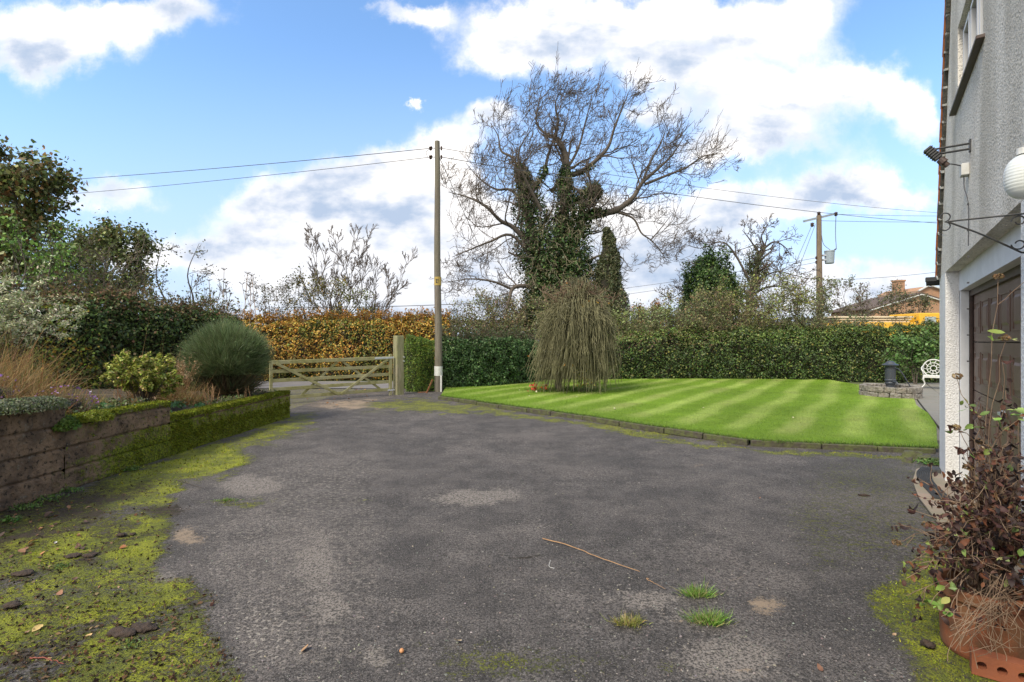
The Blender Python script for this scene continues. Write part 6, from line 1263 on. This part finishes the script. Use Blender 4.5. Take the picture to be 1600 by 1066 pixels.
# sticks, fruit, stones, plastic
def stick(pts, r, lab, m_=M['stick']): tag(MB().tube(resample([gp(*p)+[0, 0, r+.012] for p in pts], 16)+RG.normal(0, .002, (16, 3)), list(np.linspace(r, r*.5, 16)), 6).build('stick', m_, smooth=True), lab, 'stick')
stick([(848, 845), (890, 856), (930, 872), (1000, 897)], .0045, 'long thin pale stick lying across the middle of the drive'); stick([(46, 1032), (75, 1034), (100, 1042)], .004, 'short reddish twig lying on the moss near the bottom edge', mat('red_twig', (.20, .05, .03), .6))
stick([(1010, 908), (1040, 924)], .002, 'tiny broken straw below the long stick'); stick([(276, 752), (318, 765)], .004, 'dark bent twig in front of the mossy wall', M['bark'])
def blob(nm, px, py, r, m_, lab, cat, sq=(1, 1, .8), seed=0, n=12):
    p = gp(px, py); m = MB(); V = []
    prof = [(math.sin(math.pi*i/14), -math.cos(math.pi*i/14)) for i in range(15)]; n = n if n == 12 else 26; am = .5 if n == 12 else 1.5; m.lathe([(max(a, .01)*r, b_*r) for a, b_ in prof], n=n); V = np.array(m.v)*np.array(sq); V *= 1+((fbm(V/r+seed*3.1, 1.8, 5, seed)-.5)*am)[:, None]; V[:, 2] += r*sq[2]*.9; V += p; m.v = [tuple(v) for v in V]; o = m.build(nm, m_, smooth=True); tag(o, lab, cat); return o
blob('nut', 628, 1020, .013, M['nut'], 'small round tan nut on the bare asphalt near the bottom', 'nut', (1, 1, .9), 3); blob('fallen_fruit', 142, 750, .02, M['orange'], 'small bright orange fallen fruit by the wall foot', 'fruit', (1.3, 1, .7), 4)
for i, (px, py, r, sq, lab) in enumerate(((195, 992, .06, (1.1, .8, .3), 'dark mud clod, left part of the broken lump in the moss'), (228, 985, .055, (1.2, .8, .35), 'dark mud clod, right part of the broken lump in the moss'), (190, 838, .03, (1.4, .8, .4), 'small dark soil crumb left of its twin above the rusty leaf'), (207, 836, .022, (1.2, .9, .4), 'smaller dark soil crumb directly above the rusty leaf'), (115, 870, .04, (1.3, 1, .25), 'flat dark earth lump between the leaves in the moss'), (142, 869, .04, (1.2, 1, .25), 'flat dark earth lump right of a similar one'), (1350, 775, .035, (1.6, .8, .3), 'black oval clod lying on the asphalt before the garage'), (1450, 1012, .03, (1, 1, .7), 'grey brown pebble on the moss beside the terracotta pot'), (20, 948, .04, (1.2, .9, .35), 'purplish flat clod near the left edge'), (35, 898, .045, (1.2, .9, .3), 'dark grey clod near the left edge below the leaf litter'))):
    blob('clod', px, py, r, M['clod'], lab, 'clod', sq, 10+i, 14)
m = MB(); m.tube(resample([gp(860, 880)+[0, 0, .02], gp(858, 886)+[0, 0, .004], gp(866, 889)+[0, 0, .004]], 8), .0015, 5); tag(m.build('plastic_scrap', M['white']), 'tiny white curved scrap on the asphalt below the long stick', 'scrap')
# fallen leaves
lm = mat('fallen_leaf', attr='Col', rough=.65, trans=.1)
def fleaf(px, py, size, col, lab, group=None, tilt=.25):
    p = gp(px, py); o = bigleaves('fallen_leaf', np.array([[0, 0, 0.]]), np.array([[RG.normal(0, tilt), RG.normal(0, tilt)-.15, 1.6]]), np.array([size]), lm, None, np.clip(np.array([col])*(1+RG.normal(0, .12)), 0, 1), .9, .62); o.location = tuple(p+[0, 0, size*.16+.002]); tag(o, lab, 'leaf', group)
for px, py, s_, c_, lab in ((66, 980, .055, (.58, .42, .16), 'pale yellow fallen leaf with long stalk on the moss, nearest the bottom left'), (133, 998, .065, (.60, .40, .17), 'larger buff pointed fallen leaf right of the pale yellow one'), (197, 857, .07, (.22, .08, .02), 'rusty brown curled fallen leaf standing on bright moss'),
    (78, 808, .06, (.50, .30, .15), 'pinkish tan fallen leaf at the top of the litter'), (82, 828, .06, (.55, .48, .2), 'pale cream fallen leaf in the middle of the litter'), (58, 846, .06, (.55, .30, .06), 'orange pointed fallen leaf in the litter'), (70, 864, .055, (.42, .19, .08), 'reddish fallen leaf at the bottom of the litter'), (90, 932, .04, (.32, .16, .09), 'small brown fallen leaf alone on the moss'), (170, 802, .045, (.45, .28, .18), 'small pinkish fallen leaf right of the litter'), (472, 1021, .05, (.45, .27, .14), 'tan fallen leaf on white speckled asphalt'), (1285, 1052, .06, (.15, .07, .04), 'dark brown fallen leaf on the asphalt near the bottom right'), (135, 795, .05, (.22, .13, .08), 'dull brown fallen leaf behind the litter'), (1187, 780, .03, (.25, .13, .08), 'small brown fallen leaf in the middle right of the drive'), (720, 1003, .05, (.50, .38, .24), 'straw coloured leaf scrap near the bottom middle'), (88, 848, .03, (.62, .62, .60), 'small whitish leaf in the litter'), (1010, 905, .03, (.4, .24, .13), 'small tan leaf beside the long stick'), (1400, 992, .03, (.30, .20, .12), 'small brown leaf on the moss at right')): fleaf(px, py, s_, c_, lab)
for i in range(42): fleaf(30+RG.normal(0, 1)*45+30, 845+RG.normal(0, 26), RG.uniform(.03, .06), [(.10, .05, .03), (.20, .10, .05), (.28, .14, .06), (.07, .04, .03)][i % 4], 'brown fallen leaf in the litter at the foot of the retaining wall', 'leaf litter by the wall')
for i in range(26):
    Y = RG.uniform(12.6, 14.6) if i % 2 else RG.uniform(16.5, 17.6); x = RG.uniform(-.47, -.24)*Y; p = np.array([x, Y, 0]); v_ = px_of(p[None]); fleaf(float(v_[0][0]), float(v_[1][0]), .07, [(.45, .22, .04), (.30, .13, .03)][i % 2], 'orange brown fallen leaf on the ground around the field gate', 'fallen leaves around the gate')

for px, py in ((812, 612), (826, 621), (838, 615), (856, 623), (902, 622), (1100, 640), (1010, 628), (1240, 655), (960, 640)):
    p = gp(px, py, LZ); o = bigleaves('fallen_leaf', np.array([[0, 0, 0.]]), np.array([[.1, -.2, 1.6]]), np.array([.06]), lm, None, np.array([[.55, .50, .34]]), .9, .62); o.location = tuple(p+[0, 0, .04]); tag(o, 'small pale fallen leaf lying on the mown lawn', 'leaf', 'pale leaves on the lawn')

# fine debris caught in the moss, grit on the asphalt
n = 26000; Y = 1.95/RG.uniform(.2, 1, n); P = np.c_[RG.uniform(-1.02, .9, n)*Y, Y, np.zeros(n)]; P[:, 0] = np.clip(P[:, 0], -4.95, 9); mm, so, *_ = ground_masks(P)
k = (so+.35*mm+RG.normal(0, .12, n) > .42) & (P[:, 0] < 0) & (P[:, 0] > WX(P[:, 1])+.01); Q = P[k]; Q[:, 2] = ground_z(Q[:, 0], Q[:, 1])+.006
tag(leaves('leaf_debris', Q, np.tile([0, 0, 1.6], (len(Q), 1)), RG.uniform(.008, .026, len(Q)), M['drygrass'], cols=pal([(.07, .045, .028), (.14, .085, .045), (.035, .026, .018), (.24, .17, .10)], [4, 3, 4, 1], len(Q), .25)), 'fine brown crumbs of leaf and twig scattered in the moss by the wall', 'leaf debris', kind='stuff')
k = (mm < .4) & (RG.random(n) < .16) & (P[:, 0] < 4); Q = P[k]; Q[:, 2] = ground_z(Q[:, 0], Q[:, 1])+.001; m_ = len(Q); ss = RG.uniform(.003, .0075, m_)[:, None]
base_ = np.array([(1, 0, 0), (0, 1, 0), (-1, 0, 0), (0, -1, 0), (0, 0, .8)])[None]*(1+RG.normal(0, .25, (m_, 5, 1))); V = Q[:, None]+base_*ss[:, :, None]; F = (np.arange(m_)[:, None, None]*5+np.array([(0, 1, 4), (1, 2, 4), (2, 3, 4), (3, 0, 4)])[None]).reshape(-1, 3)
tag(npmesh('grit', V.reshape(-1, 3), F, mat('grit', attr='Col', rough=.9), cols=np.repeat(pal([(.19, .175, .155), (.28, .26, .22), (.10, .09, .085)], [3, .6, 3], m_), 5, 0)), 'loose grit and small stone chips on the asphalt', 'grit', kind='stuff')
